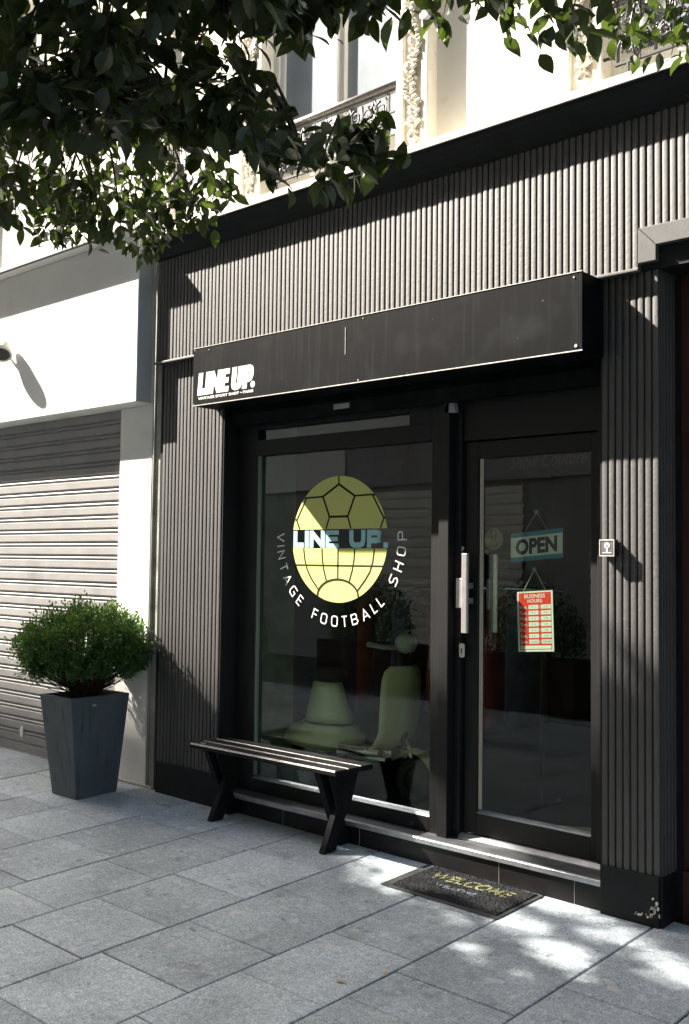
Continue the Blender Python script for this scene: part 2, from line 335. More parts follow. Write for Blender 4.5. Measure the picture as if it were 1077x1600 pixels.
def letter(mb, ch, w, t, c, T, y0=0.0, y1=0.0006, mi=0):
    a = t/2; l, r, b, u = a, w-a, a, 1-a
    g = glyph(ch, w, c, t)
    if g == 'O':
        pts = [(l, b+c), (l+c*.3, b+c*.3), (l+c, b), (r-c, b), (r-c*.3, b+c*.3), (r, b+c), (r, u-c), (r-c*.3, u-c*.3), (r-c, u), (l+c, u), (l+c*.3, u-c*.3), (l, u-c)]
        mb.ribbon(pts, t, y0, y1, T, closed=True, mi=mi); return
    for i, st in enumerate(g): mb.ribbon(st, t, y0, y1+0.0005*i, T, mi=mi)
T_id = lambda x, z, y: (x, y, z)
# ================= ground =================
mb = MB(); n = mb.add([(-70, -16, gz(-70, -16, -0.013)), (40, -16, gz(40, -16, -0.013)), (40, 0.3, gz(40, 0.3, -0.013)), (-70, 0.3, gz(-70, 0.3, -0.013))]); mb.face((n, n+1, n+2, n+3))
struct(mb.build('ground', 'joint'))
def paver(mb, x0, x1, y0, y1, g=0.0045, bev=0.004, h=0.0):
    x0 += g; x1 -= g; y0 += g*.6; y1 -= g*.6
    rj = lambda: random.uniform(-0.0012, 0.0012)
    o = [(x0+rj(), y0+rj()), (x1+rj(), y0+rj()), (x1+rj(), y1+rj()), (x0+rj(), y1+rj())]; dz = random.uniform(-0.0012, 0.0012)
    i = [(o[0][0]+bev, o[0][1]+bev), (o[1][0]-bev, o[1][1]+bev), (o[2][0]-bev, o[2][1]-bev), (o[3][0]+bev, o[3][1]-bev)]
    n = mb.add([(x, y, gz(x, y, -0.012)) for x, y in o]+[(x, y, gz(x, y, h+dz-0.003)) for x, y in o]+[(x, y, gz(x, y, h+dz)) for x, y in i])
    for a in range(4):
        b = (a+1) % 4; mb.face((n+a, n+b, n+4+b, n+4+a)); mb.face((n+4+a, n+4+b, n+8+b, n+8+a))
    mb.face((n+8, n+9, n+10, n+11))
xs = [-4.35, -3.82, -3.41, -2.88, -2.32, -1.873, -1.33, -0.765, -0.308, 0.25, 0.70, 1.26]
ys = {(-2.88): (-0.433, -1.0), (-2.32): (-0.515, -1.06, -1.62), (-1.873): (-0.42, -0.955, -1.41, -1.85), (-1.33): (-0.21, -0.75, -1.305, -1.76), (-0.765): (-0.42, -0.973, -1.505), (-0.308): (-0.03, -0.57, -1.10, -1.39), (0.25): (-0.258, -0.79)}
xa = [-4.35]
while xa[0] > -14: xa.insert(0, xa[0]-random.choice((0.45, 0.53, 0.56)))
xb = [1.26]
while xb[-1] < 7: xb.append(xb[-1]+random.choice((0.45, 0.53, 0.56)))
xs = xa[:-1]+xs+xb[1:]
mb = MB()
for a, b in zip(xs[:-1], xs[1:]):
    key = [k for k in ys if abs(k-a) < 1e-3]; y = 0.12; cuts = [y]
    if key: cuts += list(ys[key[0]])
    else: cuts.append(-random.uniform(0.1, 0.5))
    while cuts[-1] > -5.2: cuts.append(cuts[-1]-random.uniform(0.45, 0.58))
    if b < -3.4: cuts[0] = 0.08
    for c0, c1 in zip(cuts[:-1], cuts[1:]): paver(mb, a, b, c1, c0)
struct(mb.build('pavement', 'granite'))
mb = MB(); n = mb.add([(-70, -16, gz(-70, -16, -0.02)), (40, -16, gz(40, -16, -0.02)), (40, -5.3, gz(40, -5.3, -0.006)), (-70, -5.3, gz(-70, -5.3, -0.006))]); mb.face((n, n+1, n+2, n+3))
struct(mb.build('road', 'asphalt'))

# ================= the shop building =================
shop = thing('shop_building', 'black ribbed shopfront with cream stone storey above it', 'building', (-1.3, 0.3, 0))
def battens(mb, x0, x1, z0, z1, y, per=0.0357, h=0.0085, seg=9):
    nb = max(1, round((x1-x0)/per)); per = (x1-x0)/nb
    for i in range(nb):
        a = x0+i*per; j = random.uniform(-0.0012, 0.0012); w = per*0.80; prof = [(a, y+0.010), (a+per*0.05, y+0.010)]
        for k in range(seg+1):
            t = math.pi*k/seg; prof.append((a+per*0.05+w*(0.5-0.5*math.cos(t)), y-(max(0, math.sin(t))**0.30)*(h+j)))
        # a narrow bead beside every rib
        prof += [(a+per*0.85, y+0.014), (a+per*0.89, y+0.014), (a+per*0.895, y+0.0005), (a+per*0.955, y+0.0005), (a+per*0.96, y+0.010), (a+per, y+0.010)]
        mb.strip(prof, z0, z1, axis='z', sm=False)
# backing walls (all of the dark ground floor)
mb = MB()
mb.box(-3.315, -2.648, 0.019, 0.26, -0.05, 2.9); mb.box(0.003, 0.272, 0.019, 0.18, -0.05, 2.9)
mb.box(-3.315, 6.0, -0.009, 0.26, 2.902, 3.66)
mb.box(-2.648, 0.003, 0.0, 0.26, 2.60, 2.902)
mb.build('wall', 'black_plinth', shop)
mb = MB(); battens(mb, -3.315, 0.205, 2.912, 3.66, -0.024)
battens(mb, 0.205, 3.0, 3.092, 3.66, -0.024)
mb.build('ribbed_panel', 'black_paint', shop)
mb = MB(); battens(mb, -3.262, -2.648, 0.22, 2.9, 0.004, per=0.0361); mb.build('ribbed_panel', 'black_paint', shop)
mb = MB(); battens(mb, 0.002, 0.287, 0.215, 2.9, 0.004); mb.build('ribbed_panel', 'black_paint', shop)
# side return of the right pillar, ribbed as well
mb = MB(); prof = []
for i in range(5):
    a = 0.008+i*0.034
    prof += [(0.281, a), (0.281, a+0.003), (0.288, a+0.006), (0.290, a+0.015), (0.288, a+0.024), (0.281, a+0.028)]
mb.strip([(0.273, 0.0)]+prof+[(0.281, 0.18)], 0.215, 2.9, axis='z'); mb.build('ribbed_panel', 'black_paint', shop)
# ledge under the upper band
mb = MB(); mb.prism([(-0.052, 2.896), (-0.018, 2.896), (-0.018, 2.912), (-0.045, 2.912), (-0.052, 2.906)], -3.318, 0.207, axis='x'); mb.build('ledge', 'trim_grey', shop, bevel=0.002)
mb = MB(); mb.prism([(-0.02, 3.60), (-0.05, 3.612), (-0.055, 3.64), (-0.075, 3.675), (-0.115, 3.70), (-0.128, 3.715), (-0.132, 3.7345), (0.1, 3.7345), (0.1, 3.60)], -3.318, 6.0, axis='x')
mb.build('cornice', 'black_plinth', shop)
mb = MB(); mb.box(-3.262, -2.640, -0.012, 0.0, -0.05, 0.236); mb.box(-3.262, -2.640, 0.0, 0.2, -0.05, 0.219)
mb.build('plinth', 'black_plinth', shop, bevel=0.004)
mb = MB(); mb.box(-0.001, 0.281, -0.014, 0.0, -0.05, 0.219); mb.box(-0.001, 0.292, 0.0, 0.19, -0.05, 0.213)
mb.build('plinth', 'black_plinth', shop, bevel=0.004)
# chipped plaster at the foot of the right pillar
mb = MB(); random.seed(3)
for i in range(26):
    x = 0.262+random.gauss(0, 0.016); z = 0.045+abs(random.gauss(0, 0.035)); r = random.uniform(0.003, 0.011)
    if i > 17: x = random.uniform(0.17, 0.24); z = 0.03+random.uniform(0, 0.02); r *= 0.7
    x = min(x, 0.284); k = 6; pts = [(x+r*random.uniform(.6, 1.2)*math.cos(2*math.pi*a/k), z+r*random.uniform(.6, 1.3)*math.sin(2*math.pi*a/k)) for a in range(k)]
    mb.prism(pts, -0.0165, -0.0125)
mb.build('bare_patch', 'lock_cream', shop, label='chipped plaster at the foot of the right pillar')
# roller shutter housing under the sign
mb = MB(); mb.box(-2.645, 0.0, 0.05, 0.255, 2.44, 2.60); mb.prism([(0.045, 2.425), (0.085, 2.425), (0.085, 2.505), (0.03, 2.50)], -2.60, -0.03, axis='x')
mb.build('shutter_housing', 'trim_grey' if False else 'sign_metal', shop, bevel=0.003)
mb = MB(); mb.box(-1.72, -1.60, 0.0275, 0.0315, 2.452, 2.482); mb.build('paper_label', 'opp_grey', shop)
mb = MB(); mb.hexa([(-0.975, 0.10, 2.375), (-0.905, 0.10, 2.375), (-0.905, 0.13, 2.375), (-0.975, 0.13, 2.375)], [(-0.965, 0.10, 2.424), (-0.915, 0.10, 2.424), (-0.915, 0.13, 2.424), (-0.965, 0.13, 2.424)]); mb.build('bracket', 'opp_grey', shop)
# reveals of the opening
MB().box(-2.648, -2.640, 0.0, 0.18, 0.12, 2.60).build('reveal', 'frame_paint', shop); MB().box(-0.006, 0.002, 0.0, 0.24, 0.12, 2.60).build('reveal', 'frame_paint', shop)
# doorstep
mb = MB(); mb.box(-2.642, -0.002, 0.012, 0.55, -0.06, 0.122); mb.build('step_riser', 'riser_tile', shop)
for x in (-2.07, -1.47, -0.56, -0.145): MB().box(x, x+0.0022, 0.0105, 0.0125, -0.03, 0.120).build('tile_joint', 'cement', shop)
mb = MB(); xx = [-2.642, -2.05, -1.45, -0.85, -0.25, -0.003]
for a, b in zip(xx[:-1], xx[1:]): mb.box(a+0.001, b-0.001, 0.016, 0.30, 0.1225, 0.136)
mb.build('step_tread', 'tread_tile', shop, bevel=0.001)
mb = MB(); mb.prism([(0.000, 0.113), (0.004, 0.113), (0.004, 0.129), (0.024, 0.1365), (0.024, 0.1395), (0.003, 0.1395), (0.000, 0.136)], -2.640, -0.004, axis='x')
mb.build('step_nosing', 'zinc', shop)
mb = MB(); mb.prism([(0.145, 0.1365), (0.19, 0.1365), (0.19, 0.160), (0.172, 0.160), (0.145, 0.143)], -0.905, -0.006, axis='x'); mb.build('threshold_strip', 'zinc', shop)
# cream upper storey
def window_hole_wall(mb, x0, x1, z0, z1, y0, y1, holes):
    x = x0
    for h0, h1, hz in holes:
        mb.box(x, h0, y0, y1, z0, z1); mb.box(h0, h1, y0, y1, hz, z1); x = h1
    mb.box(x, x1, y0, y1, z0, z1)
mb = MB(); window_hole_wall(mb, -3.318, 6.0, 3.776, 12.0, 0.08, 0.5, [(-2.345, -1.255, 6.1), (0.0, 1.09, 6.1), (2.35, 3.4, 6.1)]); mb.build('upper_wall', 'cream_wall', shop)
mb = MB(); mb.prism([(-0.143, 3.735), (0.1, 3.735), (0.1, 3.776), (-0.132, 3.776), (-0.143, 3.765)], -3.318, 6.0, axis='x'); mb.build('stone_ledge', 'cream_stone', shop)
for x0, x1 in ((-2.39, -1.20), (-0.06, 1.15)):
    mb = MB(); mb.box(x0, x1, -0.10, 0.1, 3.7765, 3.80); mb.box(x0+0.03, x1-0.03, -0.06, 0.1, 3.80, 3.822); mb.build('window_sill', 'cream_stone', shop, bevel=0.006)
def pilaster(cx, flip=1):
    # surround strip with a carved sunken panel
    e = [(-0.148, -0.095), (0.028, 0.074)]
    m = MB()
    for a, b in e: m.box(cx+a, cx+b, -0.002, 0.1, 3.78, 6.2)
    m.box(cx-0.148, cx+0.074, 0.0, 0.1, 3.78, 3.85); m.box(cx-0.095, cx+0.028, 0.018, 0.1, 3.85, 6.2)
    p = m.build('window_surround', 'cream_stone', shop, bevel=0.005)
    c = MB(); rnd = random.Random(int(cx*100)); x0 = cx-0.0335; z = 3.875
    # curled foot, stem and paired leaves climbing the panel
    c.tube([(x0+0.034*math.cos(a)*(1-a/16), 0.010, 3.905+0.036*math.sin(a)*(1-a/16)) for a in [i*0.5 for i in range(-4, 14)]], 0.009, 6)
    stem = [(x0+0.022*math.sin((zz-3.9)*16), 0.008, zz) for zz in [3.93+i*0.02 for i in range(112)]]
    c.tube(stem, 0.008, 6)
    z = 3.95
    while z < 6.15:
        for sgn in (-1, 1):
            bx = x0+0.022*math.sin((z-3.9)*16); L_ = rnd.uniform(0.035, 0.055); ang = rnd.uniform(0.3, 1.0)
            tip = (bx+sgn*L_*math.cos(ang), -0.004, z+L_*math.sin(ang)); mid = ((bx+tip[0])/2, -0.010, (z+tip[2])/2)
            c.tube([(bx, 0.01, z), mid, tip, (tip[0]-sgn*0.008, 0.004, tip[2]+0.010)], [0.004, 0.013, 0.010, 0.003], 6)
        if rnd.random() < .6:
            a0 = rnd.uniform(0, 6)
            c.lathe([(0.002, -0.016), (0.010, -0.012), (0.013, -0.004), (0.010, 0.012)], (x0+rnd.uniform(-0.02, 0.02), 0.008, z+0.02), 7, axis='y')
        z += rnd.uniform(0.026, 0.038)
    c.build('carving', 'cream_stone', p)
for cx in (-1.105, -2.42, -0.073, 1.24, 2.26): pilaster(cx)
# shaded return strip where the surround steps back to the wall
def french_window(xa, xb):
    w = MB(); y = 0.10; zt = 6.1; xm = (xa+xb)/2
    w.box(xa, xa+0.05, y, y+0.06, 3.83, zt); w.box(xb-0.05, xb, y, y+0.06, 3.83, zt)
    w.box(xm-0.068, xm+0.068, y-0.002, y+0.05, 3.83, zt); w.box(xm-0.028, xm+0.028, y-0.022, y-0.002, 3.83, zt)
    for a, b in ((xa+0.05, xa+0.09), (xb-0.09, xb-0.05)): w.box(a, b, y+0.012, y+0.05, 3.83, zt)
    w.box(xa+0.09, xm-0.068, y+0.012, y+0.05, 3.83, 4.0); w.box(xm+0.068, xb-0.09, y+0.012, y+0.05, 3.83, 4.0)
    f = w.build('upper_window', 'white_joinery', shop, bevel=0.004)
    g = MB(); g.box(xa+0.09, xm-0.068, y+0.028, y+0.032, 4.0, zt); g.box(xm+0.068, xb-0.09, y+0.028, y+0.032, 4.0, zt); g.build('pane', 'dusty_sky_glass', f)
    c = MB(); prof = [(xa+0.05+i*0.012, y+0.062+0.010*math.sin(i*0.9)+0.004*math.sin(i*2.3)) for i in range(int((xb-xa-0.1)/0.012))]
    c.strip(prof, 3.85, zt, axis='z', sm=True); c.build('curtain', 'curtain', f)
    d = MB(); d.box(xa-0.05, xb+0.05, 0.51, 0.53, 3.8, zt+.1); d.box(xa, xb, 0.1, 0.5, 3.79, 3.828); d.build('window_board', 'white_joinery', f)
french_window(-2.345, -1.255); french_window(0.0, 1.09); french_window(2.35, 3.4)
# interior shell
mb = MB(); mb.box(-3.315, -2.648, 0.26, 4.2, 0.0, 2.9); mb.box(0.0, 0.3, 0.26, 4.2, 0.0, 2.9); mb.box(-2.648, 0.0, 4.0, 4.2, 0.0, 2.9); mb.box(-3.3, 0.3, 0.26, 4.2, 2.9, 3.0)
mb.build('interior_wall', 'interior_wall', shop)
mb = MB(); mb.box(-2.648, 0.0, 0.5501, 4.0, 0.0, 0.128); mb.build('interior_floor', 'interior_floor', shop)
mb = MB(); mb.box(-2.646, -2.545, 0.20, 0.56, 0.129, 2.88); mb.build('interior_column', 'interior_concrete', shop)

# ================= shop window =================
win = thing('shop_window', 'large black framed display window with the yellow football decal', 'window', (-1.75, 0.15, 0.136))
mb = MB(); F0, F1 = 0.130, 0.185
mb.box(-2.640, -2.47, F0+0.004, F1, 0.137, 2.44); mb.box(-1.082, -1.012, F0, F1, 0.137, 2.44)
mb.box(-2.47, -1.082, F0, F1, 2.238, 2.335); mb.box(-2.47, -1.082, F0, F1, 0.137, 0.218)
mb.box(-2.47, -1.24, F0, F1, 2.405, 2.44); mb.box(-1.24, -1.082, F0, F1, 2.335, 2.44)
mb.build('frame', 'frame_paint', win, bevel=0.003)
mb = MB(); mb.prism([(F0+0.001, 0.218), (0.168, 0.218), (0.168, 0.236), (F0+0.012, 0.228)], -2.47, -1.082, axis='x'); mb.build('glazing_bead', 'bead_zinc', win)
mb = MB(); mb.box(-2.478, -1.074, 0.170, 0.176, 0.21, 2.24); mb.build('pane', 'shop_glass', win)
mb = MB(); mb.box(-2.478, -1.235, 0.170, 0.176, 2.33, 2.41); mb.build('transom_pane', 'shop_glass', win)
mb = MB(); mb.box(-2.468, -2.462, 0.14, 0.169, 0.237, 2.237); mb.build('glass_edge', 'suction', win)
# posts between window and door
mb = MB(); mb.box(-1.011, -0.945, 0.10, 0.24, 0.137, 2.44); mb.box(-0.9445, -0.905, 0.155, 0.24, 0.137, 2.44); mb.build('post', 'frame_paint', win, bevel=0.003)
mb = MB(); mb.box(-1.205, -1.178, 0.122, 0.1295, 0.158, 0.172); mb.build('drain_cap', 'plastic_black', win, bevel=0.003)
# decal: ball above, globe below
DX, DZ, DR = -1.80, 1.707, 0.380
def TD(dy): return lambda x, z, y: (DX+x, 0.1695-dy-y, DZ+z)
def cap(sgn, zc):
    a0 = math.asin(zc/DR); pts = []
    K = 40
    for i in range(K+1):
        a = a0+(math.pi-2*a0)*i/K; pts.append((DR*math.cos(a), sgn*DR*math.sin(a)*0.985))
    return pts
mb = MB()
for sgn, zc in ((1, 0.060), (-1, 0.056)):
    p = cap(sgn, zc); n = mb.add([TD(0)(x, z, 0) for x, z in p]+[TD(0)(x, z, 0.0005) for x, z in p]); k = len(p)
    mb.face(range(n, n+k)); mb.face([n+2*k-1-i for i in range(k)])
dec = mb.build('window_decal', 'decal_yellow', win, label='pale yellow football and globe emblem on the glass')
mb = MB(); LW = 0.0135
for L_ in ([(0.001, 0.325), (0.128, 0.252), (0.074, 0.133), (-0.072, 0.133), (-0.128, 0.255)],): mb.ribbon(L_, LW, 0.0007, 0.0012, TD(0), closed=True)
for L_ in ([(0, 0.374), (0.001, 0.325)], [(0.128, 0.252), (0.262, 0.255), (0.284, 0.251)], [(-0.128, 0.255), (-0.284, 0.251)], [(0.262, 0.255), (0.351, 0.117), (0.325, 0.062)], [(0.351, 0.117), (0.362, 0.124)],
  [(0.074, 0.133), (0.1, 0.061)], [(-0.072, 0.133), (-0.1, 0.061)], [(-0.262, 0.255), (-0.346, 0.116), (-0.32, 0.062)], [(-0.346, 0.116), (-0.360, 0.123)],
  [(-0.347, -0.157), (0.347, -0.157)], [(-0.284, -0.057), (-0.272, -0.126), (-0.253, -0.18), (-0.22, -0.233), (-0.155, -0.303)], [(-0.131, -0.057), (-0.126, -0.12), (-0.115, -0.18), (-0.091, -0.249)], [(0, -0.057), (0, -0.239)],
  [(0.131, -0.057), (0.127, -0.12), (0.115, -0.18), (0.091, -0.249)], [(0.283, -0.057), (0.270, -0.135), (0.25, -0.19), (0.217, -0.235), (0.155, -0.303)]): mb.ribbon(L_, LW*0.8, 0.0007, 0.0012, TD(0))
arc = [(0.163*math.cos(a), -0.338+0.10*math.sin(a)) for a in [math.pi*i/20 for i in range(21)]]
mb.ribbon([(x, z if abs(x) < .15 else z-0.0) for x, z in arc], LW, 0.0007, 0.0012, TD(0))
mb.build('decal_line', 'decal_line', dec)
# LINE UP. on the glass
mb = MB(); H = 0.104; x = -0.372; zb = -0.052
for ch, xa_, xb_ in (('L', 0, .86), ('I', .915, 1.28), ('N', 1.32, 2.56), ('E', 2.61, 3.64), ('U', 4.42, 5.64), ('P', 5.74, 6.88), ('.', 6.93, 7.28)):
    T_ = (lambda x0: (lambda px, pz, y: TD(0)(x0+px*H, zb+pz*H, y)))(x+xa_*H)
    if ch == '.': mb.ribbon([(0.0, .15), (.33, .15)], .30, 0, 0.0006, T_)
    else: letter(mb, ch, xb_-xa_-.02, 0.31 if ch != 'E' else 0.25, 0.24, T_)
mb.build('decal_lettering', 'decal_teal', win, label='teal LINE UP lettering on the glass')
# curved words under the globe
mb = MB(); word = 'VINTAGE FOOTBALL SHOP'; adv = {'I': .28, 'L': .72, ' ': .95, 'V': .98, 'T': .86, 'E': .84, 'F': .82}
R0 = 0.485; H = 0.064; tot = sum(adv.get(c, 1.02) for c in word); a0, a1 = math.radians(173.5), math.radians(367.0); ang = a0
for ch in word:
    w = adv.get(ch, 1.02); da = (a1-a0)*w/tot; am = ang+da/2; ang += da
    if ch == ' ': continue
    ww = (0.14 if ch == 'I' else w-0.22)
    def T_(px, pz, y, am=am, ww=ww):
        rx, rz = math.cos(am), math.sin(am); tx, tz = -rz, rx; u = (px-ww/2)*H; v = (0.5-pz)*H
        return TD(0)(R0*rx+tx*u+rx*v, R0*rz+tz*u+rz*v, y)
    letter(mb, ch, ww, 0.11, 0.18, T_)
mb.build('decal_lettering', 'decal_white', win, label='white curved lettering VINTAGE FOOTBALL SHOP on the glass')

# ================= door =================
door = thing('shop_door', 'black framed glass door with long steel pull handle', 'door', (-0.5, 0.2, 0.16))
mb = MB(); mb.box(-0.904, -0.004, 0.175, 0.25, 2.225, 2.44); mb.box(-0.115, -0.004, 0.172, 0.25, 0.16, 2.225); mb.build('door_frame', 'frame_paint', door, bevel=0.003)
mb = MB(); mb.box(-0.899, -0.818, 0.19, 0.24, 0.165, 2.218); mb.box(-0.158, -0.118, 0.19, 0.24, 0.165, 2.218); mb.box(-0.818, -0.158, 0.19, 0.24, 2.130, 2.218); mb.box(-0.818, -0.158, 0.19, 0.24, 0.165, 0.272)
mb.build('leaf', 'frame_paint', door, bevel=0.003)
mb = MB(); mb.prism([(0.191, 0.272), (0.218, 0.272), (0.218, 0.289), (0.2, 0.281)], -0.818, -0.158, axis='x'); mb.build('glazing_bead', 'bead_zinc', door)
mb = MB(); mb.box(-0.825, -0.150, 0.220, 0.226, 0.265, 2.137); mb.build('pane', 'shop_glass', door)
mb = MB(); mb.box(-0.8155, -0.811, 0.204, 0.218, 0.29, 2.128); mb.box(-0.806, -0.8025, 0.21, 0.2185, 0.29, 2.128); mb.build('glass_edge', 'lock_cream', door)
mb = MB(); mb.prism([(-0.873, 0.120), (-0.866, 0.114), (-0.839, 0.114), (-0.833, 0.120), (-0.833, 0.132), (-0.873, 0.132)], 1.208, 1.624, axis='z')
mb.box(-0.912, -0.8735, 0.124, 0.131, 1.338, 1.494); mb.box(-0.862, -0.846, 0.132, 0.19, 1.36, 1.39); mb.box(-0.862, -0.846, 0.132, 0.19, 1.44, 1.47)
mb.build('handle', 'brushed_steel', door, bevel=0.002)
mb = MB(); mb.prism([(-0.792, 0.262), (-0.765, 0.256), (-0.745, 0.262), (-0.745, 0.272), (-0.792, 0.272)], 1.21, 1.622, axis='z'); mb.box(-0.815, -0.792, 0.262, 0.268, 1.33, 1.49)
mb.build('inner_handle', 'brushed_steel', door, bevel=0.002)
mb = MB(); mb.prism([(-0.889+0.0165*math.cos(a)*1, 1.114+(0.026 if math.sin(a) > 0 else -0.026)+0.012*math.sin(a)) for a in [2*math.pi*i/20 for i in range(20)]], 0.147, 0.1548); k = mb.build('lock_plate', 'lock_cream', door, bevel=0.0015)
mb = MB(); mb.lathe([(0.0045, -0.0012), (0.0045, 0.0)], (-0.889, 0.1468, 1.120), 12, axis='y'); mb.prism([(-0.8915, 1.121), (-0.8865, 1.121), (-0.8855, 1.099), (-0.8925, 1.099)], 0.1456, 0.1469); mb.build('keyhole', 'dark_hole', k)
text_mesh('letter_mark', 'P', 0.03, lambda x, z, y: (-0.897+x, 0.1545, 1.634+z), 'sign_white', door, fit=(0.016, 0.026), off=0.0)
# round olive sticker with a figure
mb = MB(); mb.lathe([(0.058, 0.0), (0.058, 0.0005)], (-0.745, 0.2285, 1.702), 32, axis='y'); st = mb.build('sticker', 'sticker_olive', door, label='round olive sticker with a dark keyhole outline')
mb = MB(); kh = [(0.018*math.cos(a), 0.030+0.018*math.sin(a)) for a in [math.radians(-60+i*30) for i in range(11)]]; kh = kh+[(-0.012, 0.0), (-0.020, -0.034), (0.022, -0.034), (0.012, 0.0)]
mb.ribbon(kh, 0.006, 0.0, 0.0004, lambda x, z, y: (-0.745+x, 0.2282-y, 1.702+z), closed=True); mb.build('outline', 'decal_line', st)
# ---- hanging signs inside the glass
op = thing('open_sign', 'teal and white sign reading OPEN hanging on the door glass', 'sign', (-0.487, 0.235, 1.66))
def TO(x, z, y):   # x 0..1, z 0..1 over the tilted card
    return (-0.640+0.304*x, 0.2325-y, 1.580+0.0275*x+0.148*z)
mb = MB(); n = mb.add([TO(0, 0, 0), TO(1, 0, 0), TO(1, 1, 0), TO(0, 1, 0), TO(0, 0, .002), TO(1, 0, .002), TO(1, 1, .002), TO(0, 1, .002)])
for q in ((0, 1, 2, 3), (7, 6, 5, 4), (0, 4, 5, 1), (1, 5, 6, 2), (2, 6, 7, 3), (3, 7, 4, 0)): mb.face([n+i for i in q])
mb.build('card', 'sign_white', op)
mb = MB()
for a, b in ((0, .155), (.845, 1)):
    n = mb.add([TO(0, a, .0025), TO(1, a, .0025), TO(1, b, .0025), TO(0, b, .0025)]); mb.face((n, n+1, n+2, n+3))
mb.build('border', 'sign_teal', op)
text_mesh('lettering', 'OPEN', 1.0, lambda x, z, y: TO(0.10+x, 0.22+z, 0.003), 'sign_black', op, fit=(0.80, 0.56), off=0.045)
mb = MB(); mb.lathe([(0.012, 0), (0.010, 0.006)], (-0.487, 0.2265, 1.838), 12, axis='y'); mb.build('suction_cup', 'suction', op)
mb = MB(); mb.tube([(-0.56, 0.2325, 1.737), (-0.49, 0.2325, 1.832)], 0.0012, 5); mb.tube([(-0.425, 0.2325, 1.747), (-0.484, 0.2325, 1.832)], 0.0012, 5); mb.build('string', 'string', op)
hr = thing('hours_sign', 'red business hours sign hanging below the open sign', 'sign', (-0.49, 0.235, 1.28))
def TH(x, z, y): return (-0.602+0.010*(1-z)+0.209*x, 0.2325-y, 1.122+0.306*z+0.016*x)
def quad(mb, x0, x1, z0, z1, T, y, mi=0):
    n = mb.add([T(x0, z0, y), T(x1, z0, y), T(x1, z1, y), T(x0, z1, y)]); mb.face((n, n+1, n+2, n+3), mi)
mb = MB(); n = mb.add([TH(0, 0, 0), TH(1, 0, 0), TH(1, 1, 0), TH(0, 1, 0), TH(0, 0, .002), TH(1, 0, .002), TH(1, 1, .002), TH(0, 1, .002)])
for q in ((0, 1, 2, 3), (7, 6, 5, 4), (0, 4, 5, 1), (1, 5, 6, 2), (2, 6, 7, 3), (3, 7, 4, 0)): mb.face([n+i for i in q])
mb.build('card', 'sign_white', hr)
mb = MB(); quad(mb, .05, .95, .035, .975, TH, .0024); mb.build('red_field', 'sign_red', hr)
mb = MB(); quad(mb, .07, .93, .045, .10, TH, .0028)
for i in range(7):
    z0 = .13+(6-i)*.0955; quad(mb, .32, .60, z0, z0+.068, TH, .0028); quad(mb, .665, .945, z0, z0+.068, TH, .0028)
mb.build('white_box', 'sign_white', hr)
text_mesh('lettering', 'BUSINESS', 1, lambda x, z, y: TH(.21+x, .885+z, .0028), 'sign_white', hr, fit=(.58, .065), off=0.02)
text_mesh('lettering', 'HOURS:', 1, lambda x, z, y: TH(.30+x, .808+z, .0028), 'sign_white', hr, fit=(.42, .060), off=0.02)
for i, (d, a, b) in enumerate((('Mon.', '11', '19'), ('Tues.', '11', '19'), ('Wed.', '11', '19'), ('Thur.', '11', '19'), ('Fri.', '11', '19'), ('Sat.', '12', '19'), ('Sun.', 'CLOSED', 'FERME'))):
    z0 = .13+(6-i)*.0955
    text_mesh('lettering', d, 1, lambda x, z, y: TH(.075+x, z0+.008+z, .0028), 'sign_white', hr, fit=(.16 if d == 'Fri.' else .21, .055), off=0.015)
    for tx, x0 in ((a, .32), (b, .665)):
        wd = .10 if len(tx) < 3 else .22
        text_mesh('lettering', tx, 1, lambda x, z, y: TH(x0+(.28-wd)/2+x, z0+.017+z, .0032), 'opp_grey', hr, fit=(wd, .034))
    text_mesh('lettering', 'to', 1, lambda x, z, y: TH(.612+x, z0+.02+z, .0028), 'sign_white', hr, fit=(.04, .03))
mb = MB(); mb.lathe([(0.011, 0), (0.009, 0.006)], (-0.497, 0.2265, 1.545), 12, axis='y'); mb.build('suction_cup', 'suction', hr)
mb = MB(); mb.tube([(-0.568, 0.231, 1.425), (-0.501, 0.2315, 1.541)], 0.0016, 5); mb.tube([(-0.432, 0.231, 1.438), (-0.492, 0.2315, 1.541)], 0.0016, 5); mb.build('string', 'string', hr)

# ================= box sign over the door =================
sg = thing('box_sign', 'long black box sign lettered LINE UP over the shopfront', 'sign', (-1.35, -0.1, 2.7))
AX0, AX1, AZ0, AZ1, AY = -2.716, 0.012, 2.536, 2.897, -0.2
mb = MB(); mb.box(AX0, AX1, AY, -0.001, AZ0, AZ1); b = mb.build('box', 'sign_metal', sg, bevel=0.002)
mb = MB(); mb.box(AX0-0.001, AX1+0.001, AY-0.0025, AY-0.0003, AZ0-0.001, AZ0+0.004); mb.box(AX0-0.001, AX1+0.001, AY-0.0025, AY+0.012, AZ1+0.0003, AZ1+0.0035)
mb.build('edge_trim', 'edge_metal', sg)
mb = MB(); mb.box(-1.428, -1.4255, AY-0.0022, AY-0.0002, 2.70, 2.85); mb.build('panel_joint', 'edge_metal', sg)
for x, z, r in ((-2.70, 2.885, .004), (-2.70, 2.545, .004), (-2.565, 2.876, .004), (-1.30, 2.88, .004), (-1.33, 2.549, .005), (-0.02, 2.56, .0085), (-0.03, 2.875, .005)): MB().lathe([(r, 0), (r*.8, -0.003)], (x, AY-0.0003, z), 10, axis='y').build('screw', 'edge_metal', sg)
mb = MB(); TA = lambda x, z, y: (-2.668+x+0.10*z*0.14, AY-0.001-y, 2.601+z)
x = 0.0; HH = 0.140
def TL(x0, w): return lambda px, pz, y: (-2.672+x0+px*HH+pz*0.014, AY-0.0006-y, 2.598+pz*HH+(x0+px*HH)*0.0)
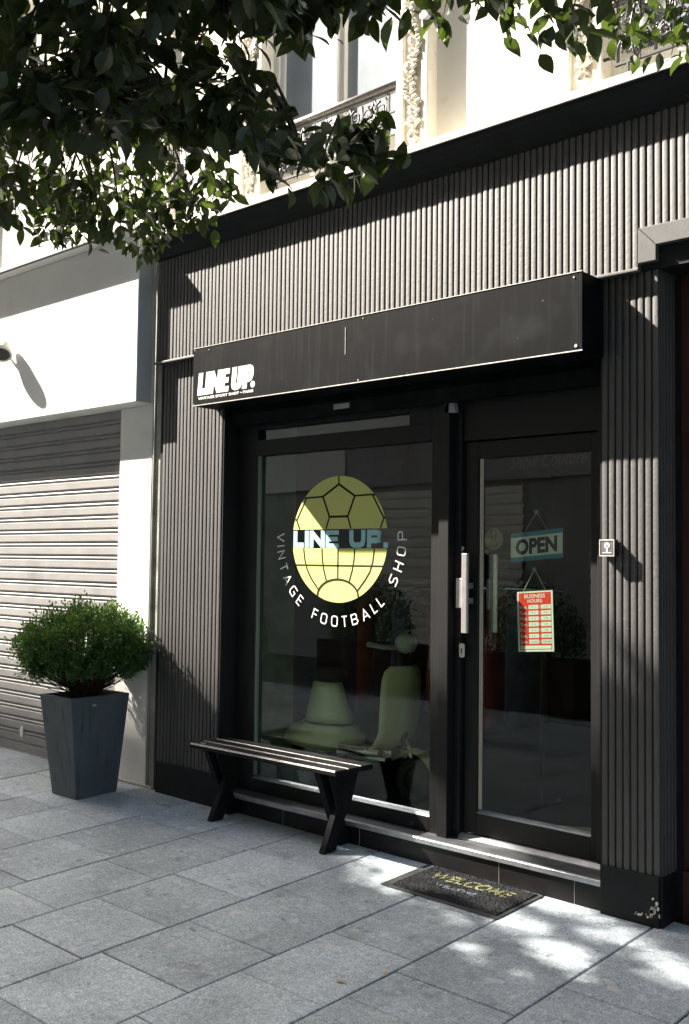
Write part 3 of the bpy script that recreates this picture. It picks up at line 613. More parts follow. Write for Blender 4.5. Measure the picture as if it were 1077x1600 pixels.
for ch, w in (('L', .48), ('I', .28), ('N', .72), ('E', .50), (' ', .10), ('U', .68), ('P', .66)):
    T_ = TL(x, w)
    if ch != ' ': letter(mb, ch, w, 0.295 if ch not in 'EN' else (0.235 if ch == 'E' else 0.245), 0.13, T_)
    x += (w+.032)*HH
cx_ = x-0.024
mb.prism([(-2.672+cx_+0.022+0.0195*math.cos(a), 2.598+0.0195+0.0195*math.sin(a)) for a in [2*math.pi*i/20 for i in range(20)]], AY-0.0012, AY-0.0006)
mb.build('lettering', 'white_vinyl', sg)
text_mesh('small_lettering', 'VINTAGE SPORT SHOP • PARIS', 1, lambda x, z, y: (-2.663+x, AY-0.0008, 2.5705+z), 'white_vinyl', sg, fit=(0.505, 0.0165), off=0.025)

# ================= intercom =================
ic = thing('intercom', 'small black square key box with a white key symbol on the right pillar', 'intercom', (0.05, -0.02, 1.65))
mb = MB(); mb.box(0.016, 0.089, -0.048, -0.008, 1.612, 1.689); mb.build('housing', 'plastic_black', ic, bevel=0.003)
mb = MB()
for q in ((0.016, 0.089, 1.683, 1.689), (0.016, 0.089, 1.612, 1.617), (0.016, 0.019, 1.617, 1.683), (0.0865, 0.089, 1.617, 1.683)): mb.box(q[0]-.0005, q[1]+.0005, -0.0505, -0.046, q[2], q[3])
mb.build('rim', 'edge_metal', ic)
mb = MB(); mb.box(0.025, 0.083, -0.0500, -0.0475, 1.620, 1.679); mb.build('face_plate', 'trim_grey', ic)
mb = MB(); TI = lambda x, z, y: (0.054+x, -0.0503-y, 1.65+z)
mb.ribbon([(0.011*math.cos(a), 0.011+0.011*math.sin(a)) for a in [2*math.pi*i/14 for i in range(14)]], 0.005, 0, .0006, TI, closed=True); mb.ribbon([(0, 0.001), (0, -0.020)], 0.007, 0, .0006, TI); mb.ribbon([(-0.009, 0.014), (0.009, 0.014)], 0.004, 0, .0006, TI); mb.ribbon([(-0.022, -0.022), (0.022, -0.022)], 0.003, 0, .0006, TI)
mb.build('key_symbol', 'white_vinyl', ic)

# ================= iron window railings =================
def spiral(cx, cz, r0, turns, a0, sgn, k=16):
    return [(cx+(r0*(1-0.8*i/(k*turns)))*math.cos(a0+sgn*2*math.pi*i/k), cz+(r0*(1-0.8*i/(k*turns)))*math.sin(a0+sgn*2*math.pi*i/k)) for i in range(int(k*turns)+1)]
def railing(xa, xb, label):
    t = thing('window_railing', label, 'railing', ((xa+xb)/2, 0.03, 3.9), 'cast iron railings of the upper windows')
    m = MB(); m.tube([(xa, 0.015, 4.232), (xb, 0.015, 4.232)], 0.021, 12); m.box(xa, xb, 0.008, 0.032, 4.195, 4.215); m.build('handrail', 'rail_top', t)
    m = MB(); m.box(xa+0.06, xb-0.06, 0.012, 0.028, 3.905, 3.917); m.box(xa+0.06, xa+0.071, 0.012, 0.028, 3.917, 4.195); m.box(xb-0.071, xb-0.06, 0.012, 0.028, 3.917, 4.195)
    for z in (3.95, 4.08): m.box(xa, xa+0.06, 0.014, 0.026, z, z+0.010); m.box(xb-0.06, xb, 0.014, 0.026, z, z+0.010)
    for x in (xa+0.12, xb-0.13): m.box(x, x+0.01, 0.012, 0.028, 3.82, 3.905)
    m.build('frame', 'iron_dark', t)
    m = MB(); N_ = 5; W = (xb-xa-0.15)/N_; rnd = random.Random(5)
    def tb(pts, r=0.0072): m.tube([(p[0], 0.018, p[1]) for p in pts], r, 6)
    for i in range(N_):
        c = xa+0.075+(i+.5)*W; h = W/2
        for s in (-1, 1):
            tb(spiral(c+s*h*.50, 4.125, 0.046, 1.7, math.pi/2, s), [0.0065-0.003*j/27 for j in range(28)][:len(spiral(c, 0, 0.046, 1.7, 0, 1))])
            tb(spiral(c+s*h*.52, 3.995, 0.040, 1.6, -math.pi/2, -s))
            tb(spiral(c+s*h*.20, 4.06, 0.024, 1.4, 0 if s > 0 else math.pi, s))
            tb([(c, 4.19), (c+s*h*.16, 4.15), (c+s*h*.30, 4.085), (c+s*h*.62, 4.055), (c+s*h*.95, 4.09), (c+s*h*.98, 4.18)])
            tb([(c, 3.92), (c+s*h*.18, 3.955), (c+s*h*.25, 4.01), (c+s*h*.6, 4.045), (c+s*h*.98, 4.0), (c+s*h*.98, 3.925)])
            tb(spiral(c+s*h*.85, 4.035, 0.018, 1.2, 0, s), 0.0045)
            for _ in range(9):
                px, pz = c+s*h*rnd.uniform(.05, .98), rnd.uniform(3.93, 4.18); a = rnd.uniform(0, 6.28); l = rnd.uniform(.012, .024)
                m.tube([(px, 0.016, pz), (px+l*.5*math.cos(a), 0.010, pz+l*.5*math.sin(a)), (px+l*math.cos(a), 0.016, pz+l*math.sin(a))], [0.002, 0.007, 0.002], 5)
        m.lathe([(0.003, -0.014), (0.012, -0.008), (0.015, 0.0), (0.01, 0.006)], (c, 0.014, 4.05), 8, axis='y'); tb([(c, 3.92), (c, 4.19)], 0.004)
        m.lathe([(0.002, 0), (0.009, .01), (0.012, .03), (0.004, .045)], (c, 0.016, 3.945), 8)
    m.build('scrollwork', 'iron', t)
railing(-2.345, -1.255, 'ornate cast iron railing at the window left of the plain cream wall')
railing(0.0, 1.09, 'ornate cast iron railing at the window at the right edge of the photo')

# ================= neighbouring doorway on the right =================
nb = thing('doorway', 'dark recessed doorway with brown panelled door beside the ribbed pillar', 'doorway', (0.9, 0.2, 0))
mb = MB(); mb.box(0.29, 2.4, 0.17, 0.26, 0.22, 2.98); mb.box(0.315, 2.4, 0.155, 0.17, 2.20, 2.26); mb.box(0.315, 2.4, 0.16, 0.17, 2.18, 2.20); mb.box(0.36, 0.375, 0.16, 0.17, 0.5, 2.15)
mb.box(0.315, 2.4, 0.15, 0.2, -0.04, 0.22); mb.build('panelled_door', 'brown_door', nb)
mb = MB(); mb.box(0.29, 2.4, -0.01, 0.26, 2.999, 3.0); mb.box(0.288, 0.312, 0.15, 0.2, 0.0, 2.9); mb.build('reveal', 'black_plinth', nb)
mb = MB(); mb.prism([(0.206, 2.93), (0.29, 2.93), (0.29, 3.000), (0.206, 3.090)], -0.046, -0.015); mb.prism([(0.2075, 3.0905), (0.2915, 3.0005), (2.4, 3.0005), (2.4, 3.0905)], -0.046, -0.015)
mb.build('metal_trim', 'trim_grey', nb, bevel=0.002)
mb = MB(); mb.box(2.4, 6, -0.02, 0.3, -0.1, 2.9); mb.build('side_wall', 'black_plinth', nb)

# ================= white building on the left =================
wb = thing('white_building', 'white rendered building with grey roller shutter left of the shopfront', 'building', (-7, 0.3, 0))
mb = MB(); mb.box(-3.795, -3.425, 0.03, 0.3, -0.05, 2.645); mb.box(-12, -6.3, 0.03, 0.3, -0.05, 2.645); w1 = mb.build('pillar', 'white_stucco', wb, bevel=0.004)
mb = MB(); mb.box(-12, -3.41, -0.125, 0.3, 2.6455, 3.80); mb.build('fascia', 'white_stucco', wb, bevel=0.003)
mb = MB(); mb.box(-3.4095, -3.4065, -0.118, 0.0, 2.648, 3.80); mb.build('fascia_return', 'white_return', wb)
mb = MB(); mb.box(-12, -3.39, -0.25, 0.3, 3.801, 3.835); mb.build('ledge', 'white_stucco', wb, bevel=0.003)
mb = MB(); mb.box(-12, -3.39, -0.252, -0.23, 3.795, 3.8008); mb.build('drip_edge', 'iron_dark', wb)
mb = MB(); window_hole_wall(mb, -12, -3.32, 3.836, 12, 0.05, 0.5, [(-6.2, -5.1, 6.2)]); mb.build('upper_wall', 'cream_wall', wb)
mb = MB(); mb.box(-6.2, -5.1, 0.2, 0.25, 3.84, 6.2); mb.build('upper_window', 'opp_grey', wb)
mb = MB(); mb.box(-3.4245, -3.316, 0.035, 0.3, -0.05, 3.79); cs = mb.build('cement_strip', 'cement', wb)
mb = MB(); mb.tube([(-3.395, 0.028, 0.03), (-3.395, 0.028, 3.79)], 0.009, 8); mb.build('cable', 'cement', cs)
mb = MB(); mb.box(-3.80, -3.32, 0.005, 0.03, -0.02, 0.047); mb.build('kerb_strip', 'white_return', wb)
# roller shutter
sh = MB(); z = 0.10; prof = [(0.075, 0.045), (0.060, 0.05), (0.060, 0.085)]
pitch = 0.0985; z = 0.12
while z < 2.66:
    prof += [(0.074, z), (0.066, z+0.003), (0.060, z+0.010), (0.060, z+pitch*0.60), (0.072, z+pitch*0.66), (0.072, z+pitch*0.70), (0.063, z+pitch*0.74), (0.060, z+pitch*0.82), (0.064, z+pitch*0.90), (0.076, z+pitch*0.93)]
    z += pitch
sh.strip([(p[0], p[1]) for p in prof], -6.3, -3.79, axis='x'); so = sh.build('roller_shutter', 'shutter_metal', wb)
mb = MB(); mb.box(-6.3, -3.795, 0.054, 0.085, 0.048, 0.118); mb.box(-6.3, -3.795, 0.048, 0.06, 0.044, 0.052); mb.build('bottom_rail', 'shutter_metal', so)
mb = MB(); mb.box(-6.3, -3.795, 0.04, 0.3, -0.05, 0.030); mb.build('sill', 'iron_dark', so)
mb = MB(); mb.prism([(-5.06+0.03*math.cos(a)*random.uniform(.8, 1.2), 0.205+0.045*math.sin(a)*random.uniform(.8, 1.2)) for a in [2*math.pi*i/9 for i in range(9)]], 0.0575, 0.0595); mb.build('torn_paper', 'paper_white', so)
# lamp on the white fascia
lp = thing('wall_lamp', 'small round spot lamp fixed to the white fascia at the left edge', 'lamp', (-5.15, -0.125, 3.24))
mb = MB(); mb.lathe([(0.045, 0.0), (0.045, -0.02), (0.015, -0.024)], (-5.20, -0.1255, 3.26), 20, axis='y'); mb.build('base', 'lamp_cream', lp)
mb = MB(); mb.tube([(-5.20, -0.145, 3.26), (-5.12, -0.23, 3.24)], 0.012, 8); mb.build('arm', 'lamp_cream', lp)
def spot(cx, cy, cz, mm):
    m = MB(); m.lathe([(0.012, -0.08), (0.045, -0.07), (0.066, -0.025), (0.078, 0.03), (0.084, 0.06), (0.070, 0.06), (0.066, 0.052)], (0, 0, 0), 20)
    rot = Vector((0.45, -0.35, -0.82)).to_track_quat('Z', 'Y').to_matrix()
    m.v = [tuple(rot @ Vector(v)+Vector((cx, cy, cz))) for v in m.v]; return m
h = spot(-5.03, -0.22, 3.20, None).build('lamp_head', 'lamp_cream', lp)
m = spot(-5.03, -0.22, 3.20, None)
mb = MB(); mb.lathe([(0.065, 0.053), (0.065, 0.056)], (0, 0, 0), 16); rot = Vector((0.45, -0.35, -0.82)).to_track_quat('Z', 'Y').to_matrix(); mb.v = [tuple(rot @ Vector(v)+Vector((-5.03, -0.22, 3.20))) for v in mb.v]; mb.build('lens', 'plastic_black', h)
TIPS = [(-0.07,-3.02,3.18),(0.01,-2.87,3.18),(-0.18,-3.15,2.95),(0.33,-2.6,3.13),(0.14,-2.77,3.09),(0.08,-3.17,3.04),(-0.4,-2.73,3.03),(0.19,-2.52,2.75),(0.54,-2.63,3.12),(-0.16,-2.44,3.02),(-0.24,-2.55,3.42),(0.16,-2.87,3.16),(-0.37,-2.45,3.31),(-0.29,-2.36,3.3),(-0.04,-3.12,2.98),(0.33,-2.53,3.29),(-0.77,-2.9,3.08),(-0.08,-2.95,2.91),(0.3,-2.76,3.03),(0.08,-2.95,2.71),(-0.56,-2.99,3.3),(0.14,-2.42,2.98),(-0.54,-2.76,3.31),(-0.35,-2.94,3.06),(-0.38,-2.24,3.03),(-0.46,-2.73,3.41),(0.23,-3.08,3.08),(0.13,-2.39,3.19),(-0.15,-2.34,3.5),(-0.64,-2.97,3.13),(0.07,-3.21,2.76),(0.05,-2.23,3.18),(-0.14,-2.14,3.06),(0.47,-2.43,3.26),(0.39,-2.78,3.14),(0.09,-2.58,2.97),(-0.39,-2.88,3.46),(0.52,-2.61,3.06),(0.21,-2.89,2.84),(-0.1,-3.24,3.13),(-0.09,-2.03,3.21),(0.17,-2.91,2.62),(-0.18,-2.52,2.81),(-0.38,-2.47,3.04),(-0.01,-2.05,3.38),(-0.61,-2.8,3.05),(-0.27,-2.79,3.22),(-0.47,-2.95,2.95),(0.14,-2.56,2.83),(0.06,-2.88,2.84),(0.02,-2.86,3),(0.07,-2.28,3.33),(0.17,-2.95,3.17),(-0.1,-2.34,3.09),(-0.01,-3.12,2.65),(0.11,-2.06,3.43),(-0.52,-2.97,3.45),(-0.04,-2.45,2.75),(0.32,-2.82,3.16),(0.16,-2.82,3.25),(0.56,-2.84,3.04),(-0.11,-2.92,3.04),(-0.12,-2.86,3.01),(-0.8,-2.91,2.97),(-0.51,-2.86,3.36),(0.13,-2.75,2.91),(0.04,-2.64,3.25),(0.11,-2.18,3.19),(0.27,-2.99,2.92),(-0.53,-3.07,3.2),(-0.42,-2.99,2.83),(0.01,-2.32,3.18),(0.04,-3.04,2.71),(-0.46,-3.1,3.23),(0.06,-2.46,3.14),(-0.21,-3.1,3.17),(-0.59,-3.04,3.15),(0.55,-2.73,3.03),(0.29,-2.6,2.79),(0.03,-2.9,2.67),(-0.37,-2.29,2.89),(-0,-2.39,3.28),(-0.11,-2.92,2.73),(-0.6,-2.75,3.14),(0.14,-2.75,3.22),(0.17,-2.75,2.76),(0.21,-2.66,3.04),(0.09,-3.04,3.11),(-0.02,-2.67,2.79),(-0.28,-2.48,3.07),(-0.19,-2.76,3.24),(-0.01,-2.91,2.89),(0.65,-2.65,3.01),(-0.04,-3.04,2.68),(0.38,-2.33,3.08),(0.26,-2.93,2.74),(-0.32,-2.99,3.37),(-0.33,-2.6,2.99),(0.18,-2.96,2.84),(-0.53,-2.75,3.22),(0.49,-2.63,2.94),(-1.38,-1.93,3.34),(-0.84,-2.47,2.92),(-1.34,-2.06,2.91),(-0.73,-1.92,3.17),(-0.84,-2.21,2.91),(-0.97,-2.75,2.76),(-0.91,-1.79,3.14),(-0.94,-2.34,3.11),(-1.02,-2.14,2.86),(-1.14,-2.52,3.07),(-1.47,-2.26,2.92),(-1.33,-1.69,3.32),(-0.97,-2.07,2.83),(-1.13,-2.5,2.97),(-1.41,-2.57,3.23),(-0.64,-2.12,3.15),(-1.07,-2.51,3.13),(-1.38,-2.57,3.13),(-1.49,-2.19,3.41),(-1.48,-2.4,2.89),(-0.82,-2.08,2.98),(-1.52,-2.04,3.11),(-0.37,-2.1,3.01),(-1.24,-2.33,3.04),(-1.11,-2.02,3.3),(-1.37,-1.94,3.2),(-1.15,-2.35,3.17),(-1.11,-2.63,2.93),(-1.55,-1.91,3.13),(-0.79,-2.19,3.06),(-1.57,-2.1,2.96),(-1.04,-1.93,3.28),(-0.8,-2.57,2.76),(-0.68,-2.06,2.92),(-1.12,-2.67,2.7),(-1.07,-1.91,2.97),(-1.03,-2.64,3.07),(-0.99,-1.82,3.23),(-1.32,-2.08,3.13),(-0.84,-2.65,2.76),(-1.03,-2.28,3.24),(-1.59,-2.32,3.42),(-1.41,-2.27,3.2),(-1.66,-2.46,3.14),(-0.91,-2.75,3.08),(-0.72,-2.38,3.11),(-1.58,-2.36,3.03),(-0.81,-2.11,2.77),(-1.35,-1.94,2.9),(-1.28,-2.15,3.01),(-0.93,-1.89,3.04),(-0.87,-2.29,2.87),(-1.34,-1.9,3),(-1.02,-2,2.99),(-1.18,-1.7,3.01),(-1.23,-2.12,2.82),(-0.9,-1.99,2.92),(-1.25,-1.94,3.06),(-1.2,-2.11,2.91),(-0.87,-2.15,2.73),(-1.73,-1.98,3.06),(-1.4,-2.03,2.92),(-1.62,-2.19,3.04),(-1.56,-1.94,3.1),(-1.39,-2.43,2.84),(-1.42,-2.41,2.99),(-1.57,-2.05,3.13),(-1.64,-2.19,2.94),(0.36,-2.44,2.8),(0.33,-2.36,2.65),(0.15,-2,2.85),(0.2,-2.32,2.75),(0.34,-2.34,2.72),(0.24,-2.42,2.82),(0.32,-2.55,2.7),(0.38,-2.16,2.7),(0.32,-2.53,2.64),(0.23,-2.34,2.8),(0.27,-2.39,2.64),(0.44,-2.37,2.6),(0.44,-2.18,3.26),(0.52,-2.27,3.06),(0.45,-2.39,3.27),(0.47,-2.15,3.34),(0.58,-2.2,3.11),(0.35,-2.16,3.41),(0.37,-2.31,3.19),(0.37,-2.22,3.14),(0.68,-2.3,3.11),(0.45,-1.79,3.6),(0.34,-1.8,3.53),(0.31,-1.66,3.35),(0.61,-1.89,3.18),(0.72,-1.83,3.33),(0.66,-1.49,3.37),(0.77,-1.72,3.38),(0.56,-1.7,3.53),(0.78,-2.05,3.13),(0.77,-1.62,3.5),(0.33,-1.82,3.33),(0.54,-1.51,3.4),(0.62,-2.17,3.33),(0.56,-1.9,3.35),(0.85,-1.71,3.31),(0.92,-1.72,3.42),(0.85,-1.91,3.36),(0.9,-1.88,3.03),(0.83,-1.63,3.22),(0.56,-1.64,3.23),(0.78,-1.95,3.4),(0.51,-1.88,3.29),(0.62,-1.88,3.5),(0.62,-1.54,3.44),(0.29,-1.81,3.45),(0.69,-1.69,3.16),(0.67,-2.01,3.33),(0.68,-0.99,3.36),(0.91,-1.06,3.29),(0.62,-0.88,3.54),(0.61,-1.04,3.46),(0.71,-0.87,3.49),(0.73,-0.85,3.41),(0.06,-2.14,3.15),(0.38,-2.36,2.97),(0.06,-2.02,3.13),(0.27,-2.34,3.07),(0.11,-2.16,3.06),(-1.21,-1.68,3.01),(-1.09,-1.68,2.96),(-0.97,-1.7,2.97),(-0.94,-1.66,2.94),(-1.28,-1.57,2.94),(-1.33,-1.61,2.88),(-0.85,-1.69,2.91),(-0.98,-1.73,3),(-0.73,-1.73,2.94),(-1.26,-1.71,2.9),(0.34,-2.05,2.74),(0.41,-2.06,2.74),(0.31,-2.06,2.7),(-0.58,-1.88,2.93),(-0.4,-1.95,2.87),(-0.78,-1.81,2.99)]  #2
# ================= planter and box shrub =================
pl = thing('planter', 'tall tapered dark grey planter in front of the white pillar', 'planter', (-3.6, -0.33, 0.02))
bt = [(-3.735, -0.49), (-3.462, -0.485), (-3.465, -0.17), (-3.735, -0.17)]; tp = [(-3.778, -0.575), (-3.425, -0.565), (-3.425, -0.112), (-3.778, -0.112)]
def lerp(a, b, t): return a+(b-a)*t
ZB, ZT = 0.021, 0.677
outer = lambda t, ins=0.0: [(lerp(b[0], q[0], t)+ins*(1 if i in (0, 3) else -1), lerp(b[1], q[1], t)+ins*(1 if i < 2 else -1), lerp(ZB, ZT, t)) for i, (b, q) in enumerate(zip(bt, tp))]
mb = MB(); n = mb.add(outer(0)+outer(1)+outer(1, 0.022)+outer(0.86, 0.022)); 
for a, b in ((0, 4), (4, 8), (8, 12)):
    for i in range(4): j = (i+1) % 4; mb.face((n+a+i, n+a+j, n+b+j, n+b+i))
mb.face((n+3, n+2, n+1, n)); mb.face((n+12, n+13, n+14, n+15)); mb.build('pot', 'planter_grey', pl, bevel=0.004)
mb = MB(); so_ = outer(0.93, 0.021); n = mb.add(so_); mb.face((n, n+1, n+2, n+3)); mb.build('soil', 'soil', pl)
mb = MB(); mb.prism([(-0.40, 0.612), (-0.372, 0.612), (-0.372, 0.626), (-0.385, 0.60), (-0.392, 0.60)][:3]+[(-0.40, 0.626)], -3.428, -3.4265, axis='x'); mb.build('maker_plate', 'white_return', pl)
bs = thing('box_shrub', 'round clipped green shrub with bare lower stems growing in the grey planter', 'shrub', (-3.6, -0.34, 0.63))
rnd = random.Random(11); stems = MB(); lv = MB()
def add_leaf(mb, p, d, nrm, L_, W_, fold=0.25, droop=0.2, six=True):
    d = d.normalized(); s = d.cross(nrm)
    if s.length < 1e-4: s = d.orthogonal()
    s.normalize(); u = s.cross(d).normalized()
    if six:
        prof_ = ((.0, .03, 0.), (.2, .36, .01), (.42, .5, .06), (.64, .42, .2), (.84, .22, .5), (1., .0, 1.))
        up_ = lambda t, wd: u*(fold*W_*wd*1.6)
        Lp = [p+d*L_*t-s*W_*wd+up_(t, wd)-u*droop*L_*dz for t, wd, dz in prof_]; Cp = [p+d*L_*t-u*droop*L_*dz for t, wd, dz in prof_]; Rp = [p+d*L_*t+s*W_*wd+up_(t, wd)-u*droop*L_*dz for t, wd, dz in prof_[:-1]]
        n = mb.add(Lp+Cp[:-1]+Rp)         # 0-5 left edge and tip, 6-10 midrib, 11-15 right edge
        for i in range(4): mb.face((n+i, n+i+1, n+7+i, n+6+i)); mb.face((n+6+i, n+7+i, n+12+i, n+11+i))
        mb.face((n+4, n+5, n+10)); mb.face((n+10, n+5, n+15))
    else:
        n = mb.add([p, p+d*L_*.5-s*W_*.5+u*fold*W_, p+d*L_, p+d*L_*.5+s*W_*.5+u*fold*W_]); mb.face((n, n+1, n+2)); mb.face((n, n+2, n+3))
base = Vector((-3.6, -0.34, 0.64)); ctr = Vector((-3.60, -0.36, 0.985))
def rad(dv):   # uneven crown radius
    k = 0.98+0.17*noise.noise(dv*2.3+Vector((5, 1, 2)))+0.06*noise.noise(dv*6)
    return Vector((0.425, 0.445, 0.285 if dv.z > 0 else 0.30))*k
for i in range(760):
    z = rnd.uniform(-0.55, 1.0); a = rnd.uniform(0, 2*math.pi); r_ = math.sqrt(max(0, 1-z*z)); dv = Vector((r_*math.cos(a), r_*math.sin(a), z)); R_ = rad(dv)
    tip = ctr+Vector((dv.x*R_.x, dv.y*R_.y, dv.z*R_.z))*rnd.uniform(0.86, 1.04)
    if rnd.random() < .10: tip += dv*rnd.uniform(0.02, 0.07)
    if tip.z < 0.67: tip.z = 0.67+rnd.uniform(0, 0.05)
    b0 = base+Vector((rnd.uniform(-0.05, 0.05), rnd.uniform(-0.05, 0.05), 0)); mid = b0.lerp(tip, 0.55)+Vector((rnd.uniform(-.03, .03), rnd.uniform(-.03, .03), rnd.uniform(-0.02, 0.04)))
    if mid.z < 0.69: mid.z = 0.69
    if i % 2 == 0: stems.tube([b0, b0.lerp(mid, .5)+Vector((0, 0, 0.01)), mid, mid.lerp(tip, .6), tip], [0.0042, 0.0034, 0.0026, 0.0016, 0.0008], 4, caps=False)
    dr = (tip-mid).normalized()
    nl = rnd.randint(26, 34)
    for k in range(nl):
        t = 1.03-0.62*rnd.random()**1.4; p = mid.lerp(tip, t)+Vector((rnd.gauss(0, .016), rnd.gauss(0, .016), rnd.gauss(0, .014)))
        ld = (dr+Vector((rnd.gauss(0, .8), rnd.gauss(0, .8), rnd.gauss(0, .6)+.2))).normalized(); L_ = rnd.uniform(0.019, 0.031)
        add_leaf(lv, p, ld, Vector((rnd.gauss(0, .6), rnd.gauss(0, .6), 1)), L_, L_*.55, six=False, fold=.15)
stems.build('stem', 'twig_bark', bs); lv.build('foliage', 'box_leaf', bs)

# ================= bench =================
bn = thing('bench', 'weathered black slatted bench on crossed legs under the shop window', 'bench', (-1.98, -0.1, 0.01))
BX0, BX1, BY0, BY1, BZ = -2.628, -1.415, -0.245, 0.058, 0.462
gaps = [(-0.245, -0.148), (-0.142, -0.045), (-0.039, 0.058)]
for i, (a, b) in enumerate(gaps):
    mb = MB(); mb.box(BX0+random.uniform(-.004, .004), BX1+random.uniform(-.004, .004)-(0.045 if False else 0), a, b, BZ-0.03, BZ); s = mb.build('slat', 'bench_black', bn, bevel=0.004)
    w = MB(); w.prism([(a-0.0012, BZ-0.005), (a+0.003, BZ+0.0008), (a+0.0065, BZ+0.0008), (a-0.0012, BZ-0.008)], BX0+0.01, BX1-0.01, axis='x'); w.build('edge_glint', 'edge_glint', s)  # pale strip painted as the sky's glint along the slat
mb = MB(); mb.lathe([(0.013, 0.0), (0.013, 0.0008)], (BX0+0.075, BY0+0.045, BZ+0.0003), 14, sx=1.5); mb.build('bare_knot', 'worn_wood', bn)
for lx in (-2.465, -1.545):
    zg = gz(lx, -0.1)
    g0 = gz(lx, BY0+0.05)+0.001; g1 = gz(lx, BY1-0.06)+0.001; zt = BZ-0.0305
    def board(y_top, y_bot, gg, xo):
        hw = 0.046; m = MB(); m.prism([(y_bot-hw, gg), (y_bot+hw, gg), (y_top+hw, zt), (y_top-hw, zt)], lx+xo-0.021, lx+xo+0.021, axis='x'); return m.build('leg', 'bench_black', bn, bevel=0.003)
    board(BY1-0.055, BY0+0.055, g0, 0.0215)
    board(BY0+0.055, BY1-0.075, g1, -0.0215)
    m = MB(); m.prism([(BY0+0.03, zt-0.001), (BY1-0.03, zt-0.001), (-0.05, zt-0.22), (-0.137, zt-0.22)], lx-0.0445, lx-0.0435+0.012, axis='x'); m.prism([(BY0+0.03, zt-0.001), (BY1-0.03, zt-0.001), (-0.05, zt-0.22), (-0.137, zt-0.22)], lx+0.0430, lx+0.055, axis='x'); m.build('leg_plate', 'bench_black', bn, bevel=0.002)
mb = MB(); mb.box(-2.42, -1.59, -0.115, -0.075, 0.395, 0.431); mb.build('stretcher', 'bench_black', bn, bevel=0.003)

# ================= door mat =================
dm = thing('doormat', 'black bristle doormat with worn yellow WELCOME in front of the door', 'doormat', (-0.65, -0.2, 0))
def GM(x, y, h): return (x, y, gz(x, y, h))
mb = MB(); q = [(-0.985, -0.385), (-0.300, -0.392), (-0.298, -0.004), (-0.992, 0.006)]
mb.hexa([GM(*p, 0.001) for p in q], [GM(*p, 0.006) for p in q]); mb.build('rubber_base', 'mat_rubber', dm, bevel=0.002)
mb = MB(); nx, ny = 150, 80; rr = random.Random(9); X0, X1, Y0, Y1 = -0.935, -0.322, -0.366, -0.014
idx = mb.add([GM(lerp(X0, X1, i/nx)+rr.uniform(-.0015, .0015), lerp(Y0, Y1, j/ny)+rr.uniform(-.0015, .0015), 0.0065 if i in (0, nx) or j in (0, ny) else 0.012+rr.uniform(-.003, .0025)) for j in range(ny+1) for i in range(nx+1)])
for j in range(ny):
    for i in range(nx): a = idx+j*(nx+1)+i; mb.face((a, a+1, a+nx+2, a+nx+1))
mb.build('bristle_pile', 'mat_black', dm)
def rough_text(name, body, x0, y0, w, h, m, sh):
    o = text_mesh(name, body, 1, lambda x, z, y: (x0+x, y0+z, 0), m, dm, fit=(w, h), off=0.02, shear=sh)
    bm = bmesh.new(); bm.from_mesh(o.data); bmesh.ops.triangulate(bm, faces=bm.faces); 
    for _ in range(3): bmesh.ops.subdivide_edges(bm, edges=[e for e in bm.edges if e.calc_length() > 0.009], cuts=1); bmesh.ops.triangulate(bm, faces=bm.faces)
    r2 = random.Random(2)
    for v in bm.verts: v.co.x += r2.uniform(-.0016, .0016); v.co.y += r2.uniform(-.0016, .0016); v.co.z = gz(v.co.x, v.co.y, 0.0150+r2.uniform(-.0030, .0022))
    bm.to_mesh(o.data); bm.free(); return o
rough_text('lettering', 'WELCOME', -0.865, -0.165, 0.46, 0.085, 'mat_text', 0.15)
rough_text('small_lettering', 'WELCOME', -0.77, -0.245, 0.23, 0.035, 'mat_text_grey', 0.15)

# ================= things inside the shop =================
sc = thing('scooter', 'pale cream vintage scooter parked behind the shop window', 'scooter', (-1.95, 0.75, 0.13))
mb = MB(); cx, cy = -2.30, 0.62
def loft(mb, secs, seg=28):
    rings = []
    for (x, y, z, rx, ry) in secs: rings.append(mb.add([(x+rx*math.cos(2*math.pi*k/seg), y+ry*math.sin(2*math.pi*k/seg), z) for k in range(seg)]))
    for i in range(len(rings)-1):
        for k in range(seg): j = (k+1) % seg; mb.face((rings[i]+k, rings[i]+j, rings[i+1]+j, rings[i+1]+k), 0, True)
    mb.face([rings[-1]+k for k in range(seg)]); mb.face([rings[0]+k for k in range(seg)][::-1])
loft(mb, [(-2.27, .62, .545, .185, .13), (-2.27, .62, .58, .175, .125), (-2.28, .62, .66, .145, .11), (-2.285, .62, .74, .12, .095), (-2.29, .62, .79, .105, .085), (-2.29, .62, .80, .09, .075)])
mb.build('body_shell', 'cream_paint', sc)
mb = MB(); loft(mb, [(-2.33, .64, .36, .20, .12), (-2.34, .62, .39, .30, .17), (-2.33, .62, .43, .33, .19), (-2.31, .62, .475, .31, .18), (-2.29, .62, .515, .24, .155), (-2.28, .62, .535, .195, .14)])
mb.build('side_cowl', 'cream_paint', sc)
mb = MB(); loft(mb, [(-2.27, .62, .533, .19, .135), (-2.27, .62, .546, .19, .135)]); mb.build('trim_band', 'rubber', sc)
mb = MB(); loft(mb, [(-2.28, .62, .80, .11, .08), (-2.28, .62, .83, .14, .10), (-2.28, .62, .87, .13, .095), (-2.28, .62, .885, .09, .07)]); mb.build('saddle', 'rubber', sc)
mb = MB(); mb.tube([(-2.06, .50, .425), (-1.86, .49, .41), (-1.74, .50, .42)], 0.024, 10); mb.tube([(-2.06, .60, .415), (-1.72, .60, .41)], 0.02, 10); mb.box(-2.10, -1.70, .50, .78, .375, .395); mb.build('footboard', 'chrome', sc)
